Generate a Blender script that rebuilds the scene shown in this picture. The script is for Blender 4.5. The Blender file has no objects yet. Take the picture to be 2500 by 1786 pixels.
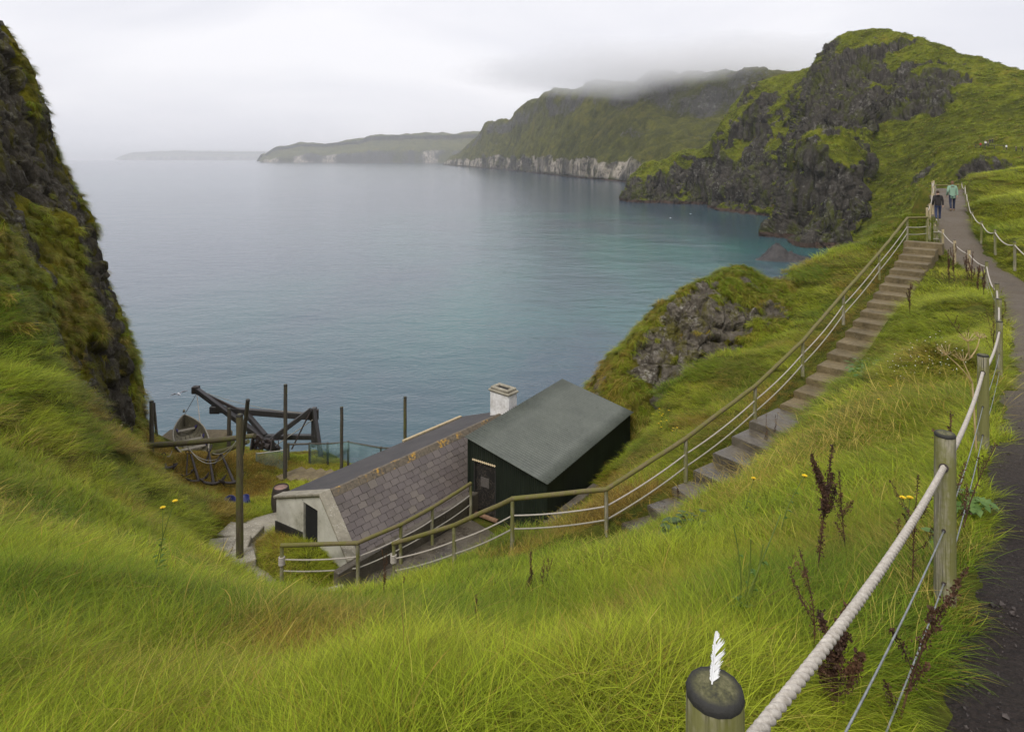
import bpy, bmesh, math, random
import numpy as np
from mathutils import Vector, Matrix, Euler
random.seed(7); rng = np.random.default_rng(7)
SC = bpy.context.scene
COL = SC.collection

# ------------------------------------------------------------------ camera, sky, sun, exposure
FPX, CX, YH = 1580.0, 1250.0, 388.0          # focal length, centre column and horizon row of the 2500 px frame
SEA = -30.0                                   # the eye is 30 m above the sea; the eye is the origin
cam_d = bpy.data.cameras.new('camera'); cam = bpy.data.objects.new('camera', cam_d); COL.objects.link(cam)
cam.rotation_euler = (math.radians(90), 0, 0)
cam_d.sensor_width = 36.0; cam_d.sensor_fit = 'HORIZONTAL'
cam_d.lens = 36.0 * FPX / 2500.0
cam_d.shift_y = -(893.0 - YH) / 2500.0
cam_d.clip_start = 0.05; cam_d.clip_end = 80000
SC.camera = cam
SC.view_settings.view_transform = 'Standard'; SC.view_settings.look = 'None'
SC.view_settings.gamma = 1.0; SC.view_settings.use_curve_mapping = False
SC.view_settings.exposure = 0.72
SC.cycles.use_denoising = True
SC.cycles.max_bounces = 5; SC.cycles.diffuse_bounces = 3; SC.cycles.glossy_bounces = 2; SC.cycles.transmission_bounces = 3; SC.cycles.transparent_max_bounces = 8; SC.cycles.volume_bounces = 3

SUN_EL, SUN_AZ = math.radians(52), math.radians(205)   # high, behind the camera and to the left, veiled by cloud
world = bpy.data.worlds.new('World'); SC.world = world; world.use_nodes = True
wn, wl = world.node_tree.nodes, world.node_tree.links
wn.clear()
w_out = wn.new('ShaderNodeOutputWorld'); w_bg = wn.new('ShaderNodeBackground')
w_sky = wn.new('ShaderNodeTexSky'); w_sky.sky_type = 'NISHITA'; w_sky.sun_disc = False
w_sky.sun_elevation = SUN_EL; w_sky.sun_rotation = SUN_AZ; w_sky.dust_density = 4.0
w_co = wn.new('ShaderNodeTexCoord'); w_map = wn.new('ShaderNodeMapping')
w_map.inputs['Scale'].default_value = (1.0, 1.0, 3.2)
w_n1 = wn.new('ShaderNodeTexNoise'); w_n1.inputs['Scale'].default_value = 1.9; w_n1.inputs['Detail'].default_value = 5.0
w_n1.inputs['Distortion'].default_value = 0.6; w_n1.inputs['Roughness'].default_value = 0.5
w_ramp = wn.new('ShaderNodeValToRGB')                       # grey to pale folds of the cloud sheet
w_ramp.color_ramp.elements[0].position = 0.30; w_ramp.color_ramp.elements[0].color = (7.6, 7.65, 8.3, 1)
w_ramp.color_ramp.elements[1].position = 0.66; w_ramp.color_ramp.elements[1].color = (9.5, 9.4, 9.75, 1)
w_mix = wn.new('ShaderNodeMixRGB'); w_mix.inputs['Fac'].default_value = 0.93
wl.new(w_co.outputs['Generated'], w_map.inputs['Vector']); wl.new(w_map.outputs['Vector'], w_n1.inputs['Vector'])
wl.new(w_n1.outputs['Fac'], w_ramp.inputs['Fac'])
wl.new(w_sky.outputs['Color'], w_mix.inputs['Color1']); wl.new(w_ramp.outputs['Color'], w_mix.inputs['Color2'])
wl.new(w_mix.outputs['Color'], w_bg.inputs['Color']); wl.new(w_bg.outputs['Background'], w_out.inputs['Surface'])
w_bg.inputs['Strength'].default_value = 0.068

sun_d = bpy.data.lights.new('sun', 'SUN'); sun = bpy.data.objects.new('sun', sun_d); COL.objects.link(sun)
sun_d.energy = 1.5; sun_d.angle = math.radians(22); sun_d.color = (1.0, 0.97, 0.92)
_sd = Vector((math.sin(SUN_AZ) * math.cos(SUN_EL), math.cos(SUN_AZ) * math.cos(SUN_EL), math.sin(SUN_EL)))
sun.rotation_euler = (-_sd).to_track_quat('-Z', 'Y').to_euler(); sun.location = (0, 0, 60)

# ------------------------------------------------------------------ helpers
def P(px, py, d):
    """a point seen at pixel (px, py) of the photograph, d metres in front of the eye"""
    return Vector(((px - CX) / FPX * d, d, -(py - YH) / FPX * d))

def Pz(px, py, z):
    return P(px, py, -z * FPX / (py - YH))

def _h(ix, iy, iz, seed):
    with np.errstate(over='ignore'):
        h = (ix.astype(np.uint32) * np.uint32(374761393) + iy.astype(np.uint32) * np.uint32(668265263)
             + iz.astype(np.uint32) * np.uint32(2147483647 // 3) + np.uint32(seed * 974711 + 17))
        h = (h ^ (h >> np.uint32(13))) * np.uint32(1274126177)
        h = (h ^ (h >> np.uint32(16))) * np.uint32(2246822519)
        h = h ^ (h >> np.uint32(15))
    return h.astype(np.float64) / 4294967295.0

def vnoise(p, seed=0):
    p = np.asarray(p, float); f = np.floor(p); i = f.astype(np.int64); t = p - f
    t = t * t * t * (t * (t * 6 - 15) + 10)
    out = 0
    for dx in (0, 1):
        wx = t[..., 0] if dx else 1 - t[..., 0]
        for dy in (0, 1):
            wy = t[..., 1] if dy else 1 - t[..., 1]
            for dz in (0, 1):
                wz = t[..., 2] if dz else 1 - t[..., 2]
                out = out + wx * wy * wz * _h(i[..., 0] + dx, i[..., 1] + dy, i[..., 2] + dz, seed)
    return out * 2 - 1

def fbm(p, octv=4, seed=0, gain=0.5, ridged=False):
    a, s, tot = 1.0, 0, 0
    p = np.asarray(p, float)
    for k in range(octv):
        n = vnoise(p * (2.03 ** k) + 13.7 * k, seed + k)
        if ridged: n = 1 - 2 * np.abs(n)
        s = s + a * n; tot += a; a *= gain
    return s / tot

def worley(p, seed=0):
    """nearest and second nearest distance and a random number of the nearest cell"""
    p = np.asarray(p, float); i = np.floor(p).astype(np.int64)
    f1 = np.full(p.shape[:-1], 9.0); f2 = f1.copy(); cid = np.zeros_like(f1)
    for dx in (-1, 0, 1):
        for dy in (-1, 0, 1):
            for dz in (-1, 0, 1):
                c = i + np.array([dx, dy, dz])
                q = np.stack([c[..., k] + _h(c[..., 0], c[..., 1], c[..., 2], seed + k) for k in range(3)], -1)
                d = np.sqrt(((q - p) ** 2).sum(-1))
                r = _h(c[..., 0], c[..., 1], c[..., 2], seed + 7)
                n = d < f1
                f2 = np.where(n, f1, np.minimum(f2, d)); cid = np.where(n, r, cid); f1 = np.where(n, d, f1)
    return f1, f2, cid

def sstep(a, b, x):
    t = np.clip((x - a) / (b - a), 0, 1); return t * t * (3 - 2 * t)

def mesh_np(name, V, F, attrs=None, smooth=True):
    me = bpy.data.meshes.new(name)
    V = np.ascontiguousarray(V, dtype=np.float32); F = np.ascontiguousarray(F, dtype=np.int32)
    me.vertices.add(len(V)); me.vertices.foreach_set('co', V.ravel())
    k = F.shape[1]
    me.loops.add(F.size); me.loops.foreach_set('vertex_index', F.ravel())
    me.polygons.add(len(F)); me.polygons.foreach_set('loop_start', np.arange(0, F.size, k, dtype=np.int32))
    me.polygons.foreach_set('use_smooth', np.full(len(F), smooth))
    for an, av in (attrs or {}).items():
        av = np.asarray(av, dtype=np.float32)
        if av.ndim == 1:
            a = me.attributes.new(an, 'FLOAT', 'POINT'); a.data.foreach_set('value', av)
        else:
            a = me.attributes.new(an, 'FLOAT_VECTOR', 'POINT'); a.data.foreach_set('vector', av.ravel())
    me.update(calc_edges=True); me.validate()
    return me

def grid_faces(nu, nv):
    i = np.arange(nu - 1)[:, None] * nv + np.arange(nv - 1)[None, :]
    return np.stack([i, i + nv, i + nv + 1, i + 1], -1).reshape(-1, 4)

def link(name, me, mat=None, parent=None):
    o = bpy.data.objects.new(name, me); COL.objects.link(o)
    if mat is not None: o.data.materials.append(mat)
    if parent is not None: o.parent = parent
    return o

def tag(o, label=None, cat=None, group=None, kind=None):
    if label: o['label'] = label
    if cat: o['category'] = cat
    if group: o['group'] = group
    if kind: o['kind'] = kind
    return o

def thing(name, label, cat, loc=(0, 0, 0), rz=0.0, group=None):
    o = bpy.data.objects.new(name, None); COL.objects.link(o)
    o.location = loc; o.rotation_euler = (0, 0, rz); o.empty_display_size = 0.2
    return tag(o, label, cat, group)

class MB:
    """collects shapes into one mesh"""
    def __init__(s): s.v = []; s.f = []; s.sm = []
    def add(s, vs, fs, smooth=False):
        b = len(s.v); s.v += [tuple(v) for v in vs]
        for f in fs: s.f.append(tuple(b + i for i in f)); s.sm.append(smooth)
        return s
    def box(s, c, size, rot=None, bev=0.0):
        c = Vector(c); hx, hy, hz = size[0] / 2, size[1] / 2, size[2] / 2
        R = rot if rot is not None else Matrix.Identity(3)
        if bev <= 0:
            vs = [c + R @ Vector((sx * hx, sy * hy, sz * hz)) for sz in (-1, 1) for sy in (-1, 1) for sx in (-1, 1)]
            return s.add(vs, [(0, 2, 3, 1), (4, 5, 7, 6), (0, 1, 5, 4), (2, 6, 7, 3), (0, 4, 6, 2), (1, 3, 7, 5)])
        bm = bmesh.new(); bmesh.ops.create_cube(bm, size=1)
        for v in bm.verts: v.co = Vector((v.co.x * size[0], v.co.y * size[1], v.co.z * size[2]))
        bmesh.ops.bevel(bm, geom=list(bm.edges), offset=bev, segments=1, affect='EDGES')
        bm.verts.index_update()
        s.add([c + R @ v.co for v in bm.verts], [[v.index for v in f.verts] for f in bm.faces]); bm.free(); return s
    def beam(s, a, b, w, h=None, up=(0, 0, 1), bev=0.0):
        a, b = Vector(a), Vector(b); x = (b - a); L = x.length; x.normalize()
        u = Vector(up)
        if abs(x.dot(u)) > 0.98: u = Vector((0, 1, 0))
        y = u.cross(x).normalized(); z = x.cross(y)
        R = Matrix((x, y, z)).transposed()
        return s.box((a + b) / 2, (L, w, h or w), R, bev)
    def tube(s, pts, r, n=8, cap=True, wob=0.0, smooth=True):
        pts = [Vector(p) for p in pts]; m = len(pts)
        rs = r if isinstance(r, (list, tuple)) else [r] * m
        t0 = (pts[1] - pts[0]).normalized()
        ref = Vector((0, 0, 1)) if abs(t0.z) < 0.9 else Vector((1, 0, 0))
        y = t0.cross(ref).normalized(); rings = []
        for k in range(m):
            t = (pts[min(k + 1, m - 1)] - pts[max(k - 1, 0)]).normalized()
            y = (y - t * y.dot(t)).normalized(); z = t.cross(y)
            rings.append([pts[k] + (y * math.cos(2 * math.pi * j / n) + z * math.sin(2 * math.pi * j / n)) * rs[k] * (1 + wob * random.uniform(-1, 1)) for j in range(n)])
        fs = [(k * n + j, k * n + (j + 1) % n, (k + 1) * n + (j + 1) % n, (k + 1) * n + j) for k in range(m - 1) for j in range(n)]
        s.add([v for rg in rings for v in rg], fs, smooth)
        if cap:
            s.add(rings[0], [tuple(range(n - 1, -1, -1))]); s.add(rings[-1], [tuple(range(n))])
        return s
    def lathe(s, prof, n=24, c=(0, 0, 0), smooth=True):
        c = Vector(c); m = len(prof)
        vs = [c + Vector((r * math.cos(2 * math.pi * j / n), r * math.sin(2 * math.pi * j / n), z)) for r, z in prof for j in range(n)]
        fs = [(k * n + j, k * n + (j + 1) % n, (k + 1) * n + (j + 1) % n, (k + 1) * n + j) for k in range(m - 1) for j in range(n)]
        return s.add(vs, fs, smooth)
    def quad(s, a, b, c, d): return s.add([a, b, c, d], [(0, 1, 2, 3)])
    def prism(s, poly, off):
        """a polygon swept by the vector off"""
        n = len(poly); off = Vector(off); p = [Vector(q) for q in poly]
        fs = [tuple(range(n - 1, -1, -1)), tuple(range(n, 2 * n))] + [(j, (j + 1) % n, n + (j + 1) % n, n + j) for j in range(n)]
        return s.add(p + [q + off for q in p], fs)
    def mesh(s, name):
        me = bpy.data.meshes.new(name); me.from_pydata(s.v, [], s.f); me.polygons.foreach_set('use_smooth', s.sm)
        me.validate(); me.update()
        bm = bmesh.new(); bm.from_mesh(me); bmesh.ops.recalc_face_normals(bm, faces=bm.faces); bm.to_mesh(me); bm.free()
        return me
    def build(s, name, mat, parent=None): return link(name, s.mesh(name), mat, parent)

def sag(a, b, drop, n=10):
    a, b = Vector(a), Vector(b)
    return [a.lerp(b, k / n) - Vector((0, 0, 4 * drop * (k / n) * (1 - k / n))) for k in range(n + 1)]

def rope_mesh(mb, pts, r, pitch, strands=3, n=6):
    """a laid rope: strands wound round the centre line"""
    pts = [Vector(p) for p in pts]
    dense = [pts[0]]
    for a, b in zip(pts[:-1], pts[1:]):
        k = max(1, int((b - a).length / (pitch / 8)))
        dense += [a.lerp(b, j / k) for j in range(1, k + 1)]
    s = 0; cs = []
    for k, p in enumerate(dense):
        if k: s += (p - dense[k - 1]).length
        cs.append(s)
    for q in range(strands):
        line = []
        for k, p in enumerate(dense):
            t = (dense[min(k + 1, len(dense) - 1)] - dense[max(k - 1, 0)]).normalized()
            y = t.cross(Vector((0, 0, 1))).normalized(); z = t.cross(y)
            a = 2 * math.pi * (cs[k] / pitch + q / strands)
            line.append(p + (y * math.cos(a) + z * math.sin(a)) * r * 0.46)
        mb.tube(line, r * 0.60, n)

# ------------------------------------------------------------------ materials
class Mat:
    def __init__(s, name):
        s.m = bpy.data.materials.new(name); s.m.use_nodes = True; s.t = s.m.node_tree; s.t.nodes.clear()
        s.out = s.t.nodes.new('ShaderNodeOutputMaterial'); s._obj = None
    def n(s, typ, ins=None, **kw):
        x = s.t.nodes.new('ShaderNode' + typ)
        for k, v in kw.items(): setattr(x, k, v)
        for k, v in (ins or {}).items(): s.set(x.inputs[k], v)
        return x
    def set(s, sock, v):
        if isinstance(v, bpy.types.NodeSocket): s.t.links.new(v, sock)
        elif isinstance(v, bpy.types.Node): s.t.links.new(v.outputs[0], sock)
        else:
            if isinstance(v, tuple) and len(v) == 3 and sock.type == 'RGBA': v = (*v, 1)
            sock.default_value = v
    def coord(s, scale=(1, 1, 1), obj=True):
        tc = s.n('TexCoord')
        return s.n('Mapping', {'Vector': tc.outputs['Object'], 'Scale': scale}).outputs[0]
    def noise(s, vec, scale, detail=4, rough=0.55, dist=0.0):
        return s.n('TexNoise', {'Vector': vec, 'Scale': scale, 'Detail': detail, 'Roughness': rough, 'Distortion': dist}).outputs['Fac']
    def ramp(s, fac, stops):
        x = s.n('ValToRGB', {'Fac': fac}); e = x.color_ramp.elements
        while len(e) > len(stops): e.remove(e[-1])
        while len(e) < len(stops): e.new(1)
        for k, (p, c) in enumerate(stops):
            e[k].position = p; e[k].color = (c, c, c, 1) if isinstance(c, (int, float)) else (*c, 1)
        return x.outputs['Color']
    def mix(s, f, a, b, typ='MIX'):
        x = s.n('MixRGB', {'Fac': f, 'Color1': a, 'Color2': b}); x.blend_type = typ; return x.outputs[0]
    def math(s, op, a, b=0.0):
        return s.n('Math', {0: a, 1: b}, operation=op).outputs[0]
    def attr(s, name, typ='GEOMETRY'):
        return s.n('Attribute', attribute_name=name, attribute_type=typ).outputs['Fac']
    def rand(s): return s.n('ObjectInfo').outputs['Random']
    def bump(s, h, strength=0.5, dist=0.02):
        return s.n('Bump', {'Height': h, 'Strength': strength, 'Distance': dist}).outputs[0]
    def bsdf(s, col, rough=0.8, normal=None, **kw):
        x = s.n('BsdfPrincipled', {'Base Color': col, 'Roughness': rough})
        for k, v in kw.items(): s.set(x.inputs[k.replace('_', ' ')], v)
        if normal is not None: s.set(x.inputs['Normal'], normal)
        s.t.links.new(x.outputs[0], s.out.inputs['Surface']); return x

def simple(name, c1, c2, scale=4.0, rough=0.8, bump=0.3, bdist=0.01, stretch=(1, 1, 1), **kw):
    m = Mat(name); v = m.coord(stretch)
    a = m.noise(v, scale, 6, 0.62); b = m.noise(v, scale * 5, 4)
    col = m.ramp(m.math('ADD', m.math('MULTIPLY', a, 0.7), m.math('MULTIPLY', b, 0.3)), [(0.36, c1), (0.64, c2)])
    m.bsdf(col, rough, m.bump(b, bump, bdist), **kw); return m.m

def wood_mat(name, c1, c2, moss=None, moss_amt=0.5, rough=0.75, varnish=False):
    """weathered timber, grain along the longest local axis; moss in soft patches"""
    m = Mat(name); v = m.coord((1, 1, 1))
    vs = m.coord((30, 30, 2.0))
    g = m.noise(vs, 3.0, 6, 0.7, 0.6); p = m.noise(m.coord((1, 1, 0.35)), 7.0, 4); q = m.noise(v, 40, 3)
    col = m.ramp(g, [(0.34, c1), (0.62, c2)])
    crack = m.ramp(m.noise(m.coord((42, 42, 1.1)), 2.2, 4, 0.6, 0.3), [(0.34, 0.22), (0.46, 1.0)])
    col = m.mix(1.0, col, crack, 'MULTIPLY')
    if moss:
        f = m.ramp(m.math('ADD', p, m.math('MULTIPLY', q, 0.25)), [(0.80 - 0.4 * moss_amt, 0), (0.98 - 0.4 * moss_amt, 1)])
        col = m.mix(m.math('MULTIPLY', f, 0.85), col, moss)
    m.bsdf(col, rough, m.bump(g, 0.5, 0.006)); return m.m

MT = {}
MT['post'] = wood_mat('weathered_post_wood', (0.15, 0.135, 0.085), (0.36, 0.33, 0.235), (0.15, 0.15, 0.03), 0.72)
MT['rail'] = wood_mat('mossy_rail_wood', (0.085, 0.066, 0.028), (0.19, 0.15, 0.062), (0.12, 0.115, 0.014), 0.7)
MT['newpost'] = wood_mat('pale_post_wood', (0.36, 0.28, 0.16), (0.52, 0.42, 0.26), (0.25, 0.22, 0.09), 0.3)
MT['black_wood'] = wood_mat('tarred_timber', (0.012, 0.011, 0.011), (0.045, 0.042, 0.042), None, rough=0.5)
MT['old_pole'] = wood_mat('old_pole_wood', (0.045, 0.037, 0.022), (0.12, 0.095, 0.05), (0.09, 0.095, 0.015), 0.55)
MT['dark_pole'] = wood_mat('dark_pole_wood', (0.025, 0.022, 0.017), (0.09, 0.075, 0.055), (0.07, 0.075, 0.02), 0.3)
def cap_mat():
    m = Mat('dark_post_top'); v = m.coord(); x = m.n('SeparateXYZ', {'Vector': v})
    r = m.math('SQRT', m.math('ADD', m.math('POWER', x.outputs['X'], 2.0), m.math('POWER', x.outputs['Y'], 2.0)))
    a = m.noise(v, 45, 5, 0.65); b = m.noise(v, 130, 4, 0.7)
    inner = m.ramp(m.math('ADD', m.math('MULTIPLY', a, 0.6), m.math('MULTIPLY', b, 0.4)), [(0.38, (0.022, 0.022, 0.012)), (0.5, (0.075, 0.072, 0.026)), (0.62, (0.14, 0.13, 0.06)), (0.74, (0.34, 0.33, 0.24))])
    f = m.ramp(m.math('ADD', r, m.math('MULTIPLY', a, 0.02)), [(0.048, 0), (0.062, 1)])
    m.bsdf(m.mix(f, inner, (0.018, 0.017, 0.014)), 0.75, m.bump(m.math('ADD', a, b), 0.5, 0.006)); return m.m
MT['capwood'] = cap_mat()
MT['rope'] = simple('white_rope', (0.30, 0.265, 0.22), (0.52, 0.48, 0.42), 60, 0.9, 0.5, 0.003)
MT['rope_grey'] = simple('grey_rope', (0.20, 0.19, 0.15), (0.42, 0.39, 0.32), 60, 0.9, 0.4, 0.003)
MT['wire'] = simple('fence_wire', (0.25, 0.27, 0.27), (0.45, 0.47, 0.47), 30, 0.45, 0.1, 0.001, Metallic=0.7)
MT['iron'] = simple('rusty_black_iron', (0.012, 0.010, 0.010), (0.05, 0.035, 0.03), 15, 0.6, 0.6, 0.01)
MT['feather'] = simple('white_feather', (0.75, 0.75, 0.75), (0.88, 0.88, 0.88), 30, 0.9, 0.1, 0.001)

def concrete(name, c1, c2, speck, spk, rough, wet):
    m = Mat(name); v = m.coord()
    a = m.noise(v, 1.3, 6, 0.6); b = m.noise(v, 9, 5, 0.6)
    vo = m.n('TexVoronoi', {'Vector': v, 'Scale': 26.0}, feature='F1')
    f = m.ramp(vo.outputs['Distance'], [(spk * 0.6, 1), (spk, 0)])
    pick = m.ramp(m.noise(v, 5, 3), [(0.42, 0), (0.6, 1)])
    col = m.ramp(m.math('ADD', m.math('MULTIPLY', a, 0.6), m.math('MULTIPLY', b, 0.4)), [(0.35, c1), (0.65, c2)])
    col = m.mix(m.math('MULTIPLY', m.math('MULTIPLY', f, pick), 0.9), col, speck)
    rg = m.ramp(a, [(0.4, rough - wet), (0.6, rough)])
    m.bsdf(col, rg, m.bump(m.math('ADD', b, m.math('MULTIPLY', f, 0.6)), 0.5, 0.012)); return m.m
MT['concrete'] = concrete('wet_concrete', (0.045, 0.037, 0.028), (0.14, 0.12, 0.088), (0.36, 0.33, 0.27), 0.22, 0.6, 0.35)
MT['concrete_pale'] = concrete('pebbled_concrete', (0.17, 0.15, 0.11), (0.33, 0.30, 0.23), (0.55, 0.52, 0.45), 0.34, 0.85, 0.1)
MT['concrete_moss'] = concrete('mossy_concrete', (0.060, 0.043, 0.015), (0.190, 0.145, 0.072), (0.38, 0.35, 0.27), 0.22, 0.8, 0.1)

def cliff_mat(name, rock_a, rock_b, lichen, greens, sc, tide=True, pale=None):
    m = Mat(name)
    g = m.n('NewGeometry'); pos = g.outputs['Position']
    def nz(scale, det=5, stretch=(1, 1, 1), rough=0.6):
        mp = m.n('Mapping', {'Vector': pos, 'Scale': stretch}).outputs[0]
        return m.noise(mp, scale * sc, det, rough)
    big = nz(0.12, 5); mid = nz(0.6, 6, rough=0.7); fine = nz(3.0, 6, rough=0.75); vert = nz(1.3, 5, (1, 1, 0.1), 0.7)
    rk = m.ramp(m.math('ADD', m.math('MULTIPLY', vert, 0.6), m.math('MULTIPLY', fine, 0.4)), [(0.32, rock_a), (0.66, rock_b)])
    lf = m.ramp(m.math('ADD', m.math('MULTIPLY', fine, 0.6), m.math('MULTIPLY', mid, 0.4)), [(0.53, 0), (0.63, 1)])
    rk = m.mix(m.math('MULTIPLY', lf, m.ramp(nz(0.25, 3), [(0.34, 0.05), (0.62, 0.85)])), rk, lichen)
    moss = m.ramp(m.math('ADD', m.math('MULTIPLY', nz(1.0, 5, (1, 1, 0.3), 0.7), 0.6), m.math('MULTIPLY', nz(0.3, 4), 0.4)), [(0.50, 0), (0.60, 0.8)])
    rk = m.mix(moss, rk, m.mix(mid, greens[0], greens[1]))
    if pale:
        pf = m.math('MULTIPLY', m.attr('pale'), m.ramp(m.math('ADD', m.math('MULTIPLY', vert, .5), m.math('MULTIPLY', mid, .5)), [(0.42, 0), (0.55, 1)]))
        rk = m.mix(pf, rk, pale)
    gr = m.ramp(m.math('ADD', m.math('MULTIPLY', mid, 0.55), m.math('MULTIPLY', big, 0.45)), [(0.30, greens[0]), (0.47, greens[1]), (0.56, greens[2]), (0.70, greens[3])])
    gr = m.mix(0.75, gr, m.ramp(m.math('ADD', m.math('MULTIPLY', fine, 0.6), m.math('MULTIPLY', mid, 0.4)), [(0.34, 0.22), (0.62, 1.25)]), 'MULTIPLY')
    edge = m.math('ADD', m.attr('rock'), m.math('MULTIPLY', m.math('SUBTRACT', m.math('ADD', m.math('MULTIPLY', fine, 0.5), m.math('MULTIPLY', mid, 0.5)), 0.5), 2.3))
    rf = m.ramp(edge, [(0.44, 0), (0.56, 1)])
    col = m.mix(rf, gr, rk)
    if tide:
        z = m.n('SeparateXYZ', {'Vector': pos}).outputs['Z']
        tz = m.math('ADD', m.math('SUBTRACT', z, SEA), m.math('MULTIPLY', mid, -3.0))
        col = m.mix(m.ramp(m.math('DIVIDE', tz, 10.0), [(0.0, 1), (0.03, 0)]), col, m.mix(mid, (0.03, 0.022, 0.018), (0.12, 0.08, 0.062)))
    m.bsdf(col, 0.85, m.bump(m.math('ADD', m.math('MULTIPLY', fine, 0.7), vert), 0.9, 0.5 / sc), Specular_IOR_Level=0.06)
    return m.m
GREENS = ((0.034, 0.042, 0.004), (0.095, 0.108, 0.007), (0.150, 0.168, 0.010), (0.19, 0.150, 0.018))
MT['headland'] = cliff_mat('headland_rock_and_turf', (0.009, 0.008, 0.007), (0.100, 0.088, 0.072), (0.30, 0.29, 0.26), GREENS, 0.22)
MT['far_cliff'] = cliff_mat('far_cliff_rock_and_turf', (0.03, 0.03, 0.03), (0.10, 0.095, 0.085), (0.22, 0.22, 0.2),
                            ((0.026, 0.030, 0.008), (0.066, 0.070, 0.012), (0.10, 0.10, 0.014), (0.13, 0.085, 0.028)), 0.09, pale=(0.42, 0.37, 0.30))
MT['crag'] = cliff_mat('crag_rock_and_turf', (0.014, 0.012, 0.009), (0.12, 0.105, 0.08), (0.32, 0.31, 0.26),
                       ((0.07, 0.065, 0.006), (0.12, 0.11, 0.009), (0.17, 0.15, 0.012), (0.23, 0.16, 0.02)), 1.6, tide=False)

# ------------------------------------------------------------------ sea
def water_mat():
    m = Mat('sea_water')
    pos = m.n('NewGeometry').outputs['Position']
    mp = lambda s: m.n('Mapping', {'Vector': pos, 'Scale': s, 'Rotation': (0, 0, 0.5)}).outputs[0]
    big = m.noise(mp((1, 0.6, 1)), 0.006, 4, 0.55); patch = m.noise(mp((1, 0.5, 1)), 0.03, 4, 0.6)
    # pale sand shallows lie along the foot of the headland and round the landing place
    def blob(x, y, r):
        d = m.n('VectorMath', {0: pos, 1: (x, y, SEA)}, operation='DISTANCE').outputs['Value']
        return m.ramp(m.math('DIVIDE', d, r), [(0.25, 1), (1.0, 0)])
    sand = m.math('ADD', m.math('ADD', m.math('MULTIPLY', blob(45, 290, 150), 0.75), m.math('MULTIPLY', blob(30, 120, 130), 0.75)), m.math('MULTIPLY', blob(90, 205, 80), 0.45))
    sand = m.math('MULTIPLY', m.math('MINIMUM', sand, 1.0), m.ramp(patch, [(0.36, 0.15), (0.62, 1)]))
    deep = m.ramp(big, [(0.35, (0.034, 0.056, 0.086)), (0.65, (0.048, 0.076, 0.104))])
    col = m.mix(sand, deep, (0.022, 0.110, 0.104))
    w1 = m.noise(mp((1, 2.2, 1)), 0.9, 3, 0.6, 0.3); w2 = m.noise(mp((1, 1.8, 1)), 0.16, 3, 0.55, 0.4); w3 = m.noise(mp((1, 1.6, 1)), 0.03, 2)
    h = m.math('ADD', m.math('ADD', m.math('MULTIPLY', w1, 0.32), m.math('MULTIPLY', w2, 1.1)), m.math('MULTIPLY', w3, 2.0))
    m.bsdf(col, 0.13, m.bump(h, 0.22, 0.9), IOR=1.33, Specular_IOR_Level=0.5)
    return m.m
MT['sea'] = water_mat()
sea = MB().quad((-30000, -200, SEA), (30000, -200, SEA), (30000, 45000, SEA), (-30000, 45000, SEA)).build('sea_water', MT['sea'])
tag(sea, kind='structure')

# ------------------------------------------------------------------ control nets: real surfaces through measured points
def catmull(A, n):
    """A (m, ..., 3) -> n samples along the first axis"""
    A = np.asarray(A, float); m = len(A)
    t = np.linspace(0, m - 1 - 1e-9, n); i = t.astype(int); f = (t - i)[(...,) + (None,) * (A.ndim - 1)]
    g = lambda k: A[np.clip(k, 0, m - 1)]
    p0, p1, p2, p3 = g(i - 1), g(i), g(i + 1), g(i + 2)
    # monotone-ish: shortened tangents keep the surface from overshooting
    m1, m2 = (p2 - p0) * 0.36, (p3 - p1) * 0.36
    return (2 * f**3 - 3 * f**2 + 1) * p1 + (f**3 - 2 * f**2 + f) * m1 + (-2 * f**3 + 3 * f**2) * p2 + (f**3 - f**2) * m2

def net(cols, nu, nv):
    C = np.array([[tuple(q) for q in c] for c in cols], float)
    A = catmull(C, nu)
    return np.swapaxes(catmull(np.swapaxes(A, 0, 1), nv), 0, 1)

def normals(G):
    du = np.gradient(G, axis=0); dv = np.gradient(G, axis=1)
    n = np.cross(du, dv); n /= np.linalg.norm(n, axis=-1, keepdims=True) + 1e-9
    return n

def facing(G, n):
    """turn normals to the side of the eye (they are used for displacement only)"""
    s = np.sign((-(G) * n).sum(-1).mean()); return n * (1 if s == 0 else s)

def rows(spec, cols_extra=None): return [[P(*q) for q in c] for c in spec]

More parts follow.
